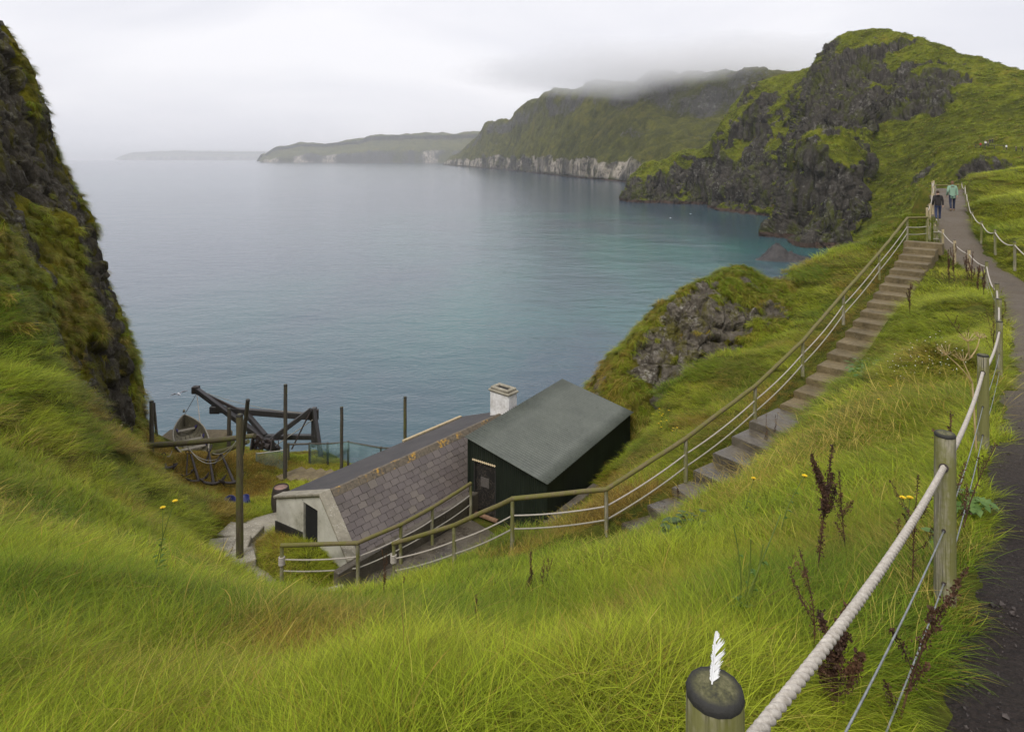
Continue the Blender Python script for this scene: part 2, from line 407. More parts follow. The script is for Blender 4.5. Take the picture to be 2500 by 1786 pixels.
# the big headland across the bay -------------------------------------------------
HEAD = [
 [(1520,488,474),(1524,480,480),(1530,470,486),(1535,455,490),(1540,440,494),(1550,425,500),(1560,415,510),(1580,412,530)],
 [(1548,494,447),(1552,485,450),(1560,465,452),(1566,445,455),(1580,420,458),(1595,402,462),(1605,396,470),(1640,395,500)],
 [(1600,496,439),(1603,488,441),(1608,470,443),(1605,445,446),(1605,420,449),(1615,398,454),(1622,385,460),(1650,382,490)],
 [(1660,498,431),(1660,488,434),(1662,468,438),(1660,440,442),(1660,412,446),(1665,392,452),(1670,376,460),(1680,374,490)],
 [(1735,500,423),(1722,485,428),(1712,460,434),(1708,430,438),(1708,404,443),(1710,386,450),(1712,375,460),(1725,365,490)],
 [(1748,512,382),(1752,490,396),(1758,450,404),(1762,405,410),(1766,365,418),(1768,328,428),(1768,300,446),(1790,266,478)],
 [(1802,520,359),(1812,500,366),(1820,455,372),(1826,405,380),(1830,362,390),(1835,320,400),(1826,262,416),(1830,206,446)],
 [(1886,530,334),(1888,510,340),(1894,460,346),(1898,400,354),(1902,350,366),(1908,300,380),(1912,245,394),(1915,180,428)],
 [(1908,534,325),(1914,515,330),(1922,470,336),(1935,410,342),(1945,345,352),(1955,290,364),(1962,225,380),(1970,164,410)],
 [(1882,575,254),(1908,556,258),(1926,520,262),(1932,460,266),(1940,400,271),(1962,330,284),(1992,245,315),(2022,118,378)],
 [(1955,600,224),(1966,572,229),(1976,520,234),(1980,450,240),(1985,375,248),(1996,300,266),(2045,225,312),(2072,84,360)],
 [(2030,607,216),(2036,580,221),(2042,530,227),(2050,460,234),(2058,390,243),(2068,318,264),(2108,238,304),(2115,78,350)],
 [(2066,606,217),(2080,585,224),(2098,540,233),(2112,480,244),(2120,400,258),(2135,325,278),(2172,236,302),(2185,82,340)],
 [(2130,610,205),(2150,580,212),(2175,525,222),(2190,462,234),(2202,390,250),(2222,306,268),(2255,218,288),(2272,105,320)],
 [(2260,606,178),(2265,565,184),(2275,508,194),(2285,446,208),(2300,375,226),(2325,295,250),(2360,212,274),(2390,140,300)],
 [(2420,610,146),(2420,560,152),(2425,500,164),(2430,440,182),(2440,370,204),(2450,296,232),(2455,225,256),(2470,163,280)],
 [(2600,610,122),(2600,560,128),(2600,500,140),(2600,440,158),(2600,370,182),(2600,300,212),(2600,240,236),(2600,195,262)],
 [(2800,610,100),(2800,560,106),(2800,500,120),(2800,440,138),(2800,370,160),(2800,310,190),(2800,260,215),(2800,215,245)]]
hc = rows(HEAD)
for c in hc:
    c[0].z = SEA - 1.0
    back = c[-1] - c[-2]
    c.insert(0, c[0] + Vector((-c[0].x, -c[0].y, 0)).normalized() * 4 + Vector((0, 0, -5)))
    top = c[-1]
    c.append(top + Vector((top.x * 0.10, top.y * 0.12, -1.0)))
    c.append(top + Vector((top.x * 0.35, top.y * 0.45, -22.0)))
NU, NV = 900, 330
G = net(hc, NU, NV); n = facing(G, normals(G))
uu = np.linspace(0, 1, NU)[:, None] * (len(HEAD) - 1) + np.zeros((1, NV))      # column coordinate
vv = np.linspace(0, 1, NV)[None, :] * (len(hc[0]) - 1) + np.zeros((NU, 1))     # row coordinate (1 = waterline, 8 = ridge)
G = G + n * (fbm(G / 26.0, 4, 3)[..., None] * 4.0)
gully_n = fbm(np.stack([G[..., 0] / 20, G[..., 1] / 20, G[..., 2] / 140], -1), 3, 6, ridged=True)
G = G + n * (gully_n * 6.0 * sstep(0.6, 1.4, vv) * sstep(7.9, 6.6, vv) * sstep(12.4, 11.2, uu))[..., None]
steep = 1 - np.abs(normals(G)[..., 2])
band = fbm(np.stack([G[..., 0] / 60, G[..., 1] / 60, G[..., 2] / 9], -1), 3, 21)
# the sea cliff below is bare rock, the gully on the right and the slope above it are turf, the crest has a broken band of crag
sea_cliff = sstep(5.4, 4.2, vv) * sstep(12.2, 11.4, uu)
gully = sstep(11.4, 12.3, uu) * sstep(6.8, 6.2, vv) * (1 - 0.75 * sstep(14.0, 14.4, uu) * sstep(4.5, 4.0, vv))
crest = np.exp(-((vv - 7.2) / 0.75) ** 2) * sstep(8.0, 9.2, uu) * sstep(15.2, 13.5, uu)
vert_n = fbm(np.stack([G[..., 0] / 16, G[..., 1] / 16, G[..., 2] / 70], -1), 3, 29)
crest2 = np.exp(-((vv - 6.35) / 0.28) ** 2) * sstep(9.6, 10.6, uu) * sstep(14.6, 13.6, uu)
base = 0.26 + 0.5 * (steep - 0.45) + 0.30 * sea_cliff + 0.56 * crest + 0.55 * crest2 - 0.42 * gully + 0.22 * sstep(4.6, 6.0, vv) * sstep(5.2, 6.0, uu) * sstep(10.6, 9.0, uu)
base = base + 0.75 * np.exp(-((vv - 4.45) / 0.45) ** 2) * sstep(12.3, 13.2, uu) * sstep(16.6, 15.8, uu) + 0.10 * band + 0.30 * np.exp(-((uu - 10.2) / 1.3) ** 2) * sstep(6.2, 5.2, vv)
rock = sstep(0.40, 0.58, base + 0.46 * fbm(G / 16.0, 5, 9, 0.6) + 0.34 * vert_n)
n = facing(G, normals(G))
w1, w2, wid = worley(np.stack([G[..., 0] / 5.0, G[..., 1] / 5.0, G[..., 2] / 45.0], -1), 5)   # columns of basalt
w3, w4, wid2 = worley(np.stack([G[..., 0] / 2.2, G[..., 1] / 2.2, G[..., 2] / 14.0], -1), 8)
strata = np.sin(G[..., 2] / 3.2 + 2.5 * fbm(G / 40.0, 2, 14)) * 0.8
disp = rock * ((wid - 0.5) * 3.0 + (wid2 - 0.5) * 2.2 - 1.5 * np.exp(-((w2 - w1) / 0.10) ** 2) - 0.7 * np.exp(-((w4 - w3) / 0.12) ** 2) + 1.8 * fbm(np.stack([G[..., 0] / 7, G[..., 1] / 7, G[..., 2] / 40], -1), 3, 12, ridged=True) + strata) + (1 - rock) * (0.9 * fbm(G / 2.6, 4, 15, 0.65) + 1.4 * fbm(G / 8.0, 3, 19))
fade = sstep(0.0, 1.0, vv)
G = G + n * (disp * (0.3 + 0.7 * fade))[..., None]
me = mesh_np('headland', G.reshape(-1, 3), grid_faces(NU, NV), {'rock': rock.ravel()})
tag(link('headland', me, MT['headland']), kind='structure')
HEAD_G, HEAD_R = G, rock

# the long white-footed cliffs farther along the coast -----------------------------
FAR = [
 [(1080,402,3380),(1081,400,3390),(1084,397,3400),(1088,393,3430),(1092,391,3460),(1095,390,3500)],
 [(1100,404,2960),(1101,401,2970),(1106,392,2990),(1112,386,3030),(1118,379,3080),(1122,375,3120)],
 [(1150,408,2370),(1150,404,2380),(1153,388,2400),(1155,372,2450),(1160,356,2500),(1163,341,2560)],
 [(1185,411,2080),(1185,407,2090),(1186,382,2105),(1188,355,2180),(1188,328,2250),(1190,300,2310)],
 [(1250,416,1690),(1250,412,1700),(1250,382,1715),(1252,350,1800),(1252,325,1870),(1252,297,1930)],
 [(1272,419,1530),(1272,415,1540),(1272,383,1555),(1272,345,1640),(1272,308,1720),(1272,266,1780)],
 [(1320,424,1316),(1320,419,1325),(1320,385,1340),(1322,335,1420),(1322,290,1500),(1322,238,1560)],
 [(1390,432,1077),(1390,427,1085),(1390,387,1100),(1392,330,1180),(1392,275,1260),(1392,224,1320)],
 [(1444,437,967),(1444,432,975),(1444,389,990),(1444,330,1070),(1444,262,1160),(1444,203,1210)],
 [(1540,446,817),(1540,440,825),(1540,392,840),(1542,332,920),(1545,262,1020),(1545,201,1080)],
 [(1585,450,765),(1585,444,772),(1585,394,786),(1585,336,870),(1588,262,975),(1590,186,1040)],
 [(1640,455,707),(1640,449,714),(1640,396,728),(1640,340,815),(1642,278,930),(1645,180,1000)],
 [(1720,461,649),(1720,455,656),(1720,397,672),(1720,345,770),(1720,285,890),(1720,178,960)],
 [(1850,469,585),(1850,463,592),(1850,400,610),(1850,350,710),(1850,290,830),(1850,179,900)],
 [(2050,480,515),(2050,474,522),(2050,410,540),(2050,360,640),(2050,300,760),(2050,190,840)]]
fc = rows(FAR)
for c in fc:
    c[0].z = SEA - 1.5
    c[1].z = SEA + 1.2
    c.insert(0, c[0] + Vector((-c[0].x, -c[0].y, 0)).normalized() * 12 + Vector((0, 0, -5)))
    top = c[-1]
    c.append(top * 1.12 + Vector((0, 0, -top.z * 0.12 + 3)))
    c.append(Vector((top.x * 1.7, top.y * 1.7, top.z * 0.9)))
NU, NV = 720, 130
G = net(fc, NU, NV); n = facing(G, normals(G))
uu = np.linspace(0, 1, NU)[:, None] * (len(FAR) - 1) + np.zeros((1, NV)); vv = np.linspace(0, 1, NV)[None, :] * (len(fc[0]) - 1) + np.zeros((NU, 1))
G = G + n * (fbm(G / 90.0, 4, 53)[..., None] * 15.0 * sstep(1.5, 3.0, vv)[..., None])
ribs = fbm(np.stack([G[..., 0] / 34, G[..., 1] / 34, G[..., 2] / 200], -1), 3, 61, ridged=True)
low = sstep(1.5, 2.1, vv) * sstep(3.15, 2.85, vv + 0.35 * fbm(G / 50.0, 3, 54))
high = np.exp(-((vv - 5.4) / 0.55) ** 2) * (0.68 + 0.9 * fbm(G / 45.0, 3, 55))
rock = np.clip(low * (0.85 + 0.6 * fbm(G / 25.0, 3, 58)) + high + 0.5 * np.exp(-((vv - 4.1) / 0.22) ** 2) * sstep(0.0, 0.4, fbm(G / 70.0, 3, 57)), 0, 1)
pale = low * sstep(-0.25, 0.25, fbm(np.stack([G[..., 0] / 40, G[..., 1] / 40, G[..., 2] / 90], -1), 3, 59)) * sstep(2.0, 2.3, vv)
n = facing(G, normals(G))
w1, w2, wid = worley(np.stack([G[..., 0] / 12.0, G[..., 1] / 12.0, G[..., 2] / 40.0], -1), 25)
G = G + n * (rock * ((wid - 0.5) * 9.0 + ribs * 5.0) + (1 - rock) * (3.6 * fbm(G / 12.0, 4, 63, 0.6) + 5.0 * ribs))[..., None] * sstep(0.6, 2.0, vv)[..., None]
tag(link('coastal_cliffs', mesh_np('coastal_cliffs', G.reshape(-1, 3), grid_faces(NU, NV), {'rock': rock.ravel(), 'pale': pale.ravel()}), MT['far_cliff']), kind='structure')

# the last point and the ghost of land beyond it -----------------------------------
def ridge_land(name, prof, d0, d1, depth, seed, amp):
    """a low headland: profile (px, py) on the skyline, from d0 (left end) to d1 (right end)"""
    cols = []
    px = np.array([q[0] for q in prof], float); py = np.array([q[1] for q in prof], float)
    xs = np.linspace(px[0], px[-1], 60)
    for x in xs:
        f = (x - px[0]) / (px[-1] - px[0]); d = d0 + (d1 - d0) * f
        y = np.interp(x, px, py); t = P(x, y, d + depth * 0.5)
        b = P(x, 388, d); b.z = SEA
        h = t.z - SEA
        cols.append([b + Vector((0, -40, -8)), b, b + Vector((0, 10, h * 0.42)), b.lerp(t, 0.5) + Vector((0, 0, h * 0.08)), Vector((t.x, t.y - depth * .08, SEA + h * 0.80)), t, t + Vector((0, depth * 2, 0))])
    nu, nv = 300, 70
    G = net(cols, nu, nv); n = facing(G, normals(G)); vv = np.linspace(0, 6, nv)[None, :] + np.zeros((nu, 1))
    G = G + n * (amp * fbm(np.stack([G[..., 0] / 120, G[..., 1] / 300, G[..., 2] / 200], -1), 4, seed))[..., None] * sstep(1, 2, vv)[..., None]
    rock = np.clip(sstep(2.2, 1.6, vv) * (0.8 + fbm(G / 90.0, 3, seed + 3)) + np.exp(-((vv - 4.5) / 0.4) ** 2) * 0.35, 0, 1)
    pale = sstep(2.2, 1.6, vv) * sstep(0.0, 0.3, fbm(G / 150.0, 3, seed + 5))
    tag(link(name, mesh_np(name, G.reshape(-1, 3), grid_faces(nu, nv), {'rock': rock.ravel(), 'pale': pale.ravel()}), MT['far_cliff']), kind='structure')
ridge_land('distant_headland', [(636,394),(640,376),(655,378),(668,368),(680,358),(722,353),(735,348),(800,349),(850,343),(888,340),(900,330),(980,326),(1060,326),(1160,323),(1240,325)], 5600, 4600, 700, 71, 26)
ridge_land('far_land', [(290,389),(310,380),(330,372),(420,368),(560,370),(720,372),(900,374)], 15500, 15500, 1500, 77, 30)

# ------------------------------------------------------------------ the near ground: a height field through measured spots
TP = []
def tp(px, py, d): TP.append(tuple(P(px, py, d)))
def tw(x, y, z): TP.append((x, y, z))
for q in [(0,1786,2.7),(400,1786,2.65),(850,1786,2.6),(1250,1786,2.5),(1600,1786,2.3),(1900,1786,2.3),
          (0,1500,4.4),(200,1500,4.7),(0,1300,7.2),(200,1350,7.4),(400,1420,8.4),(0,1100,12.8),(200,1200,12.6),(330,1230,16),(100,950,15.6),(0,900,15.6),(0,700,18.2),
          (120,850,20.0),(195,1010,22),(270,1090,24),(380,1110,27),(330,1130,21.5),(430,1250,18),(400,1330,13.2),
          (560,1450,13.2),(480,1372,13.4),(700,1498,12.0),(850,1490,11.6),(1000,1456,11.8),(1150,1414,11.9),(1300,1378,12.2),(1450,1346,12.7),(1560,1328,13.0),
          (1650,1304,13.5),(1720,1264,14.3),(1800,1194,15.4),(1880,1110,16.6),(1960,974,18.8),(2071,858,21.1),(2140,750,24.2),(2212,648,27.3),
          (600,1600,4.3),(900,1600,4.3),(1250,1600,4.2),(1250,1480,6.5),(900,1500,6.9),(600,1500,7.2),(1500,1600,4.0),(1600,1500,5.2),(1600,1380,8.2),(1400,1400,8.6),(1000,1450,9.4),
          (1850,1300,7.6),(1850,1500,4.3),(2000,1100,11.2),(2100,1300,6.0),(2200,1000,10.4),(2150,900,15),(2300,850,12.6),(2300,730,20.5),(1750,1250,10.0),
          # sea side of the stairs, down to the crag
          (2100,618,31),(2000,715,28.5),(1900,840,25),(1800,950,21.5),(1650,1095,18.4),(1540,1190,17.2),(1520,1125,21.3),(1595,1040,22.6),(1620,960,24),(1700,900,25),(1850,850,27),
          (2060,610,34),(2150,540,36.5),(2200,560,34),(2250,460,46),(1980,655,33),(1900,690,33),(1480,985,26.5),
          # path end, bank on the right
          (2289,528,36),(2325,515,38),(2310,470,46),(2340,446,49),(2420,550,33),(2500,600,28),(2500,690,22.8),(2400,480,43),(2500,475,40),(2500,428,50),(2650,420,48),(2650,600,26),(2650,800,15),(2470,640,25)]: tp(*q)
for q in [(0,0,-1.95),(-2,-2,-1.8),(2,0.3,-2.1),(3,-2,-2.0),(-5,0,-2.0),(-9,3,-2.2),(-8,-3,-1.2),(-14,8,-2.3),(-19,16,-2.2),(5,2,-2.5),(9,5,-2.6),(7,4.5,-2.9),(16,8,-2.0),(12,10,-3.6),
          # fence foot
          (0.42,1.35,-2.2),(2.74,4.1,-2.83),(5.53,7.6,-3.4),(9.04,12,-4.1),(11.3,15,-4.4),(13.5,18,-4.6),(17.6,24,-4.9),(19.07,27,-4.88),(19.85,29,-4.7),(20.6,31,-4.4),
          # level round the cottage and the terrace below it
          (-7.7,17.5,-11.1),(-5.2,16.3,-11.0),(-4.75,16.95,-11.0),(-5.4,17.45,-10.8),(-6.1,18.0,-10.9),(-6.9,18.7,-11.05),(-3.3,16.6,-11.2),(-2.2,18.2,-11.25),(-4.6,17.0,-11.2),(-1.2,20.6,-11.4),(0.7,18.2,-11.2),(0.1,16.2,-9.6),(-1.4,16.7,-10.6),(2.0,16.4,-9.0),(2.6,18.4,-10.2),(1.7,19.3,-11.1),(3.0,21.3,-11.0),(4.1,23.0,-10.9),(5.0,24.5,-10.85),(6.0,25.6,-10.6),
          (-8.4,20,-11.3),(-7.9,22,-12.0),(-9.5,22.5,-12.05),(-11,23,-12.4),(-12.5,25.2,-12.7),(-10.5,25.5,-12.8),(-8.5,25,-12.6),(-6.5,24.5,-12.6),(-4.5,25.5,-12.9),(-2.5,27,-13.3),(-6.5,27.5,-13.2),(-3.5,29.5,-14.2),(-1,29,-14.0),
          (-13.4,26.6,-12.15),(-11.8,26.8,-12.3),(-10,27.2,-12.6),(-13.5,28.5,-13.0),(-15.5,30,-13.4),(-14,32,-13.8),(-11,29.5,-13.5),(-9.5,29.5,-13.6),(-9,31.5,-14.2),(-17,31,-13.2),(-15.5,26.5,-11.4),
          (1,27,-12.5),(3,29,-13.5),(0,32,-17),
          # over the edge into the sea
          (-16,36,-21),(-10,35.5,-22),(-4,34,-22),(2,35,-24),(6,37,-26),(12,41,-26),(18,43,-24),(24,48,-20),(30,56,-14),(-20,38,-24),(0,45,-36),(-15,45,-36),(12,52,-36),(26,62,-34),(40,66,-16),(-30,45,-30),
          (40,40,-1.0),(38,20,-1.0),(30,4,-1.0),(14,-4,-1.2),(-26,26,2.0),(-26,10,1.5),(45,60,-8),(-20,-4,0.5),(5,-8,-1.8)]: tw(*q)
TP = np.array(TP); tq = TP[:, :2]; CC = 0.35
def _phi(r2): return np.sqrt(r2 + CC * CC)
_A = _phi(((tq[:, None] - tq[None]) ** 2).sum(-1)); nT = len(TP)
_K = np.zeros((nT + 3, nT + 3)); _K[:nT, :nT] = _A - 0.06 * np.eye(nT); _K[:nT, nT] = 1; _K[:nT, nT + 1:] = tq; _K[nT:, :nT] = _K[:nT, nT:].T
_w = np.linalg.solve(_K, np.concatenate([TP[:, 2], np.zeros(3)]))
def H0(x, y):
    x = np.asarray(x, float); y = np.asarray(y, float); out = np.empty(x.size); xf, yf = x.ravel(), y.ravel()
    for k in range(0, x.size, 40000):
        r2 = (xf[k:k+40000, None] - tq[None, :, 0]) ** 2 + (yf[k:k+40000, None] - tq[None, :, 1]) ** 2
        out[k:k+40000] = _phi(r2) @ _w[:nT] + _w[nT] + _w[nT+1] * xf[k:k+40000] + _w[nT+2] * yf[k:k+40000]
    return out.reshape(x.shape)

# --- lines that shape the ground: path, stairs, corridor
FENCE = [(-0.78,-0.35,-1.95),(0.42,1.35,-2.2),(2.74,4.1,-2.83),(5.53,7.6,-3.39),(9.04,12,-4.1),(11.3,15,-4.34),(13.5,18,-4.56),(17.6,24,-4.9),(19.07,27,-4.88),(19.85,29,-4.73),(20.6,31,-4.43),(21.2,32.5,-4.3)]
PATHC = [(-2.6,-4.6,-1.75),(-0.1,-1.0,-1.97),(1.16,0.75,-2.15),(3.44,3.45,-2.78),(6.25,6.98,-3.34),(9.8,11.4,-4.05),(12.15,14.4,-4.3),(14.4,17.4,-4.52),(18.5,23.4,-4.85),(20.1,27,-4.8),(21.1,29.5,-4.62),(22.4,32.5,-4.0),(25.0,37,-3.05),(29.2,43.3,-2.5),(32.4,48,-2.2),(34.2,51,-2.6)]
def polyd(x, y, line):
    """distance to a polyline in plan and the height of the nearest point on it"""
    best = np.full(np.shape(x), 1e9); bz = np.zeros(np.shape(x)); side = np.zeros(np.shape(x))
    for (x0, y0, z0), (x1, y1, z1) in zip(line[:-1], line[1:]):
        dx, dy = x1 - x0, y1 - y0; L2 = dx * dx + dy * dy
        t = np.clip(((x - x0) * dx + (y - y0) * dy) / L2, 0, 1)
        d = np.hypot(x - x0 - t * dx, y - y0 - t * dy); c = d < best
        best = np.where(c, d, best); bz = np.where(c, z0 + t * (z1 - z0), bz)
    return best, bz
RAILTOP = [P(2215,532,30),P(2147,617,26),P(2059,717,22.7),P(1960,832,20.2),P(1844,942,18.3),P(1674,1070,16.5),P(1480,1194,15.3),P(1251,1217,15.5),P(1108,1282,16.3),P(961,1326,17.0)]
STAIR_W = 1.22
_sl = [(p.x, p.y, p.z - 1.05) for p in RAILTOP[:7]]
_sl[0] = (*_sl[0][:2], _sl[0][2] - 0.0)
STAIRC = []
for k, q in enumerate(_sl):
    a = Vector(_sl[max(k - 1, 0)]); b = Vector(_sl[min(k + 1, len(_sl) - 1)]); t = (b - a); t.z = 0; t.normalize()
    r = Vector((-t.y, t.x, 0)); 
    STAIRC.append((q[0] + r.x * (STAIR_W / 2 + 0.08), q[1] + r.y * (STAIR_W / 2 + 0.08), q[2]))
STAIRC.append((STAIRC[-1][0] - 1.9, STAIRC[-1][1] - 0.75, STAIRC[-1][2] - 0.55))
CORR = [(-5.3,15.9,-11.15),(-4.2,16.5,-11.2),(-2.6,18.3,-11.25),(-0.9,20.0,-11.35)]
LOWP = [(-5.3,15.9,-11.15),(-6.4,16.7,-11.2),(-7.6,17.7,-11.25),(-8.2,19.3,-11.4),(-8.0,20.6,-11.6),(-7.4,21.6,-11.85)]
def H(x, y, fine=True):
    x = np.asarray(x, float); y = np.asarray(y, float); z = H0(x, y)
    p3 = np.stack([x, y, np.zeros_like(x)], -1)
    hum = 0.16 * fbm(p3 / 1.9, 3, 91) + 0.05 * fbm(p3 / 0.6, 2, 93)
    dp, zp = polyd(x, y, PATHC); ds, zs = polyd(x, y, STAIRC); dc, zc = polyd(x, y, CORR); dl, zl = polyd(x, y, LOWP)
    calm = np.minimum(np.minimum(sstep(0.9, 2.0, dp), sstep(0.7, 1.6, ds)), np.minimum(sstep(0.7, 1.8, dc), sstep(0.6, 1.5, dl)))
    far = np.clip(1.2 - np.hypot(x, y) / 60, 0.3, 1)
    z = z + hum * calm * far * 1.5
    f = sstep(1.55, 0.85, dp); z = z * (1 - f) + (zp - 0.05) * f
    f = sstep(0.74, 0.52, ds); z = z * (1 - f) + (zs - 0.42) * f
    f = sstep(1.1, 0.7, dc); z = z * (1 - f) + (zc - 0.08) * f
    f = sstep(1.0, 0.6, dl); z = z * (1 - f) + (zl - 0.07) * f
    return z
def Hs(x, y): return float(H(np.array([x]), np.array([y]))[0])
def hit(px, py, d0=1.2, d1=60):
    """where the line of sight through a pixel meets the ground"""
    d = np.concatenate([np.arange(d0, 12, 0.06), np.arange(12, d1, 0.15)])
    x = (px - CX) / FPX * d; z = -(py - YH) / FPX * d
    k = np.nonzero(H(x, d) > z)[0]
    i = k[0] if len(k) else len(d) - 1
    return Vector((x[i], d[i], Hs(x[i], d[i])))

def ground_mat():
    m = Mat('turf_soil'); pos = m.n('NewGeometry').outputs['Position']
    a = m.noise(pos, 0.9, 5); b = m.noise(pos, 14, 6, 0.7); c = m.noise(pos, 4, 4)
    col = m.ramp(m.math('ADD', m.math('MULTIPLY', a, 0.5), m.math('MULTIPLY', c, 0.5)), [(0.35, (0.05, 0.06, 0.012)), (0.5, (0.09, 0.10, 0.016)), (0.65, (0.14, 0.11, 0.025))])
    rk = m.ramp(b, [(0.3, (0.02, 0.018, 0.015)), (0.7, (0.13, 0.115, 0.09))])
    col = m.mix(m.attr('rock'), col, rk)
    col = m.mix(0.6, col, m.ramp(b, [(0.3, 0.3), (0.7, 1.0)]), 'MULTIPLY')
    m.bsdf(col, 0.95, m.bump(b, 0.8, 0.06), Specular_IOR_Level=0.05); return m.m
MT['ground'] = ground_mat()
gx = np.concatenate([np.arange(-32, -14, 0.28), np.arange(-14, 24, 0.16), np.arange(24, 46, 0.3)])
gy = np.concatenate([np.arange(-6, 0, 0.2), np.arange(0, 30, 0.15), np.arange(30, 66, 0.28)])
X, Y = np.meshgrid(gx, gy, indexing='ij'); Z = H(X, Y)
Gt = np.stack([X, Y, np.maximum(Z, SEA - 6)], -1); nn = np.abs(normals(Gt)[..., 2])
sp = 1 - nn; rockT = sstep(0.38, 0.55, sp) * sstep(-13.2, -15.0, Z)
Gt[..., 2] += -0.8 * rockT * fbm(Gt / 1.7, 3, 97, ridged=True)
tag(link('hillside', mesh_np('hillside', Gt.reshape(-1, 3), grid_faces(len(gx), len(gy)), {'rock': rockT.ravel()}), MT['ground']), kind='structure')

# ------------------------------------------------------------------ the crag on the left
CRAG = [
 [(345,1130,27.2),(332,1050,27.2),(312,955,27.2),(282,835,27.6),(232,682,28),(182,532,28.5),(135,430,29),(76,280,29.5),(28,175,30),(2,112,30),(-60,10,30)],
 [(305,1130,25.5),(295,1050,25.9),(280,955,26.1),(250,842,26.6),(198,690,27.1),(160,540,27.6),(110,430,28),(48,280,28.5),(-5,172,29),(-50,85,29.2),(-110,-20,29.5)],
 [(270,1125,24.0),(262,1050,24.6),(250,960,25.0),(225,850,25.6),(175,700,26.2),(120,550,26.8),(70,430,27.2),(10,280,27.7),(-40,170,28.2),(-90,60,28.5),(-150,-60,28.5)],
 [(190,1035,22.0),(185,975,22.7),(170,900,23.2),(140,800,23.8),(95,660,24.4),(40,520,25),(0,410,25.5),(-60,270,26),(-100,160,26.5),(-150,50,27),(-210,-60,27)],
 [(110,900,19.0),(105,805,20.6),(95,750,21.1),(70,680,21.7),(30,580,22.5),(-20,470,23),(-60,370,23.5),(-110,240,24),(-150,140,24.5),(-200,30,25),(-260,-90,25)],
 [(0,790,17.0),(-5,680,18.4),(-10,600,19.4),(-25,550,20),(-50,480,20.5),(-90,400,21),(-130,310,21.5),(-170,210,22),(-220,110,22.5),(-260,0,23),(-330,-100,23)],
 [(-200,720,15.2),(-205,560,17.0),(-215,480,17.8),(-230,430,18.2),(-260,370,18.6),(-290,300,19),(-320,230,19.4),(-360,150,19.8),(-400,70,20.2),(-450,-20,20.5),(-500,-120,20.5)]]
cc = rows(CRAG)
b1 = [p + Vector((-1.6, 3.2, -0.3)) for p in cc[0]]; b2 = [p + Vector((-6.0, 8.5, -0.8)) for p in cc[0]]; b3 = [p + Vector((-16, 16, -1.5)) for p in cc[0]]
NU, NV = 420, 330
G = net([b3, b2, b1] + cc, NU, NV); n = facing(G, normals(G))
G = G + n * (0.7 * fbm(G / 3.6, 4, 101) - 0.1)[..., None]
n = facing(G, normals(G))
rk0 = fbm(np.stack([G[..., 0] / 3.2, G[..., 1] / 3.2, G[..., 2] / 4.5], -1), 4, 105)
uu = np.linspace(0, 1, NU)[:, None] * 9 + np.zeros((1, NV)); vv = np.linspace(0, 1, NV)[None, :] * 10 + np.zeros((NU, 1))
edge = np.exp(-((uu - 3.1) / 0.9) ** 2) * 0.22 + sstep(1.2, 0.2, vv) * 0.1 + 0.18 * sstep(6.8, 8.2, vv) + 0.32 * np.exp(-((uu - 4.6) / 0.7) ** 2) * np.exp(-((vv - 1.6) / 1.6) ** 2)
rock = sstep(0.10, 0.30, rk0 + edge + 0.09)
w1, w2, wid = worley(np.stack([G[..., 0] / 0.85, G[..., 1] / 0.85, G[..., 2] / 1.15], -1), 41)
w3, w4, wid2 = worley(np.stack([G[..., 0] / 0.33, G[..., 1] / 0.33, G[..., 2] / 0.42], -1), 47)
disp = rock * ((wid - 0.45) * 0.60 + (wid2 - 0.5) * 0.17 - 0.20 * np.exp(-((w2 - w1) / 0.09) ** 2) - 0.1) + (1 - rock) * (0.26 * fbm(G / 0.9, 3, 111) + 0.12)
G = G + n * disp[..., None]
CRAG_G, CRAG_R = G, rock
tag(link('crag', mesh_np('crag', G.reshape(-1, 3), grid_faces(NU, NV), {'rock': rock.ravel()}), MT['crag']), kind='structure')

# ------------------------------------------------------------------ the lichen-covered outcrop beside the stairs
OUT = [
 [(1400,1010,27.5),(1405,995,28),(1408,985,28.5),(1412,980,29),(1415,985,31),(1415,1100,35)],
 [(1450,1000,26.3),(1447,972,26.8),(1442,950,27.2),(1444,938,28),(1448,940,30),(1445,1060,35)],
 [(1540,1000,25.2),(1530,950,26),(1522,900,26.8),(1518,872,27.5),(1525,862,29),(1520,1000,36)],
 [(1612,960,25.0),(1610,892,26),(1602,832,27),(1598,800,28),(1602,788,30),(1600,940,37)],
 [(1682,960,24.8),(1680,872,26),(1690,790,27.3),(1688,732,28.5),(1700,714,31),(1700,880,38)],
 [(1765,910,25.4),(1770,832,26.7),(1780,760,27.8),(1780,697,29.5),(1790,682,32),(1790,830,39)],
 [(1855,880,25.6),(1850,812,27),(1860,762,28),(1868,712,29.5),(1878,692,32),(1880,820,39)],
 [(1960,800,26.6),(1960,752,28.2),(1968,722,29.5),(1975,696,30.5),(1985,684,33),(1985,790,39)]]
NU, NV = 330, 240
oc = rows(OUT)
for c in oc: c[0].z -= 1.6; c[0].y -= 0.3
G = net(oc, NU, NV); n = facing(G, normals(G))
uu = np.linspace(0, 1, NU)[:, None] * 7 + np.zeros((1, NV)); vv = np.linspace(0, 1, NV)[None, :] * 5 + np.zeros((NU, 1))
inn = sstep(0, 0.5, vv)
G = G + n * (0.55 * fbm(G / 2.6, 4, 131) * inn)[..., None]; n = facing(G, normals(G))
rk0 = fbm(G / 1.9, 4, 135)
face = np.exp(-((uu - 3.9) / 1.0) ** 2) * sstep(3.6, 3.0, vv) * 0.55 + np.exp(-((uu - 1.35) / 0.45) ** 2) * sstep(2.9, 2.3, vv) * 0.5 + 0.25 * np.exp(-((uu - 5.5) / 0.3) ** 2) * sstep(2.6, 2.0, vv) + 0.3 * np.exp(-((vv - 3.3) / 0.3) ** 2) * np.exp(-((uu - 4.6) / 0.9) ** 2)
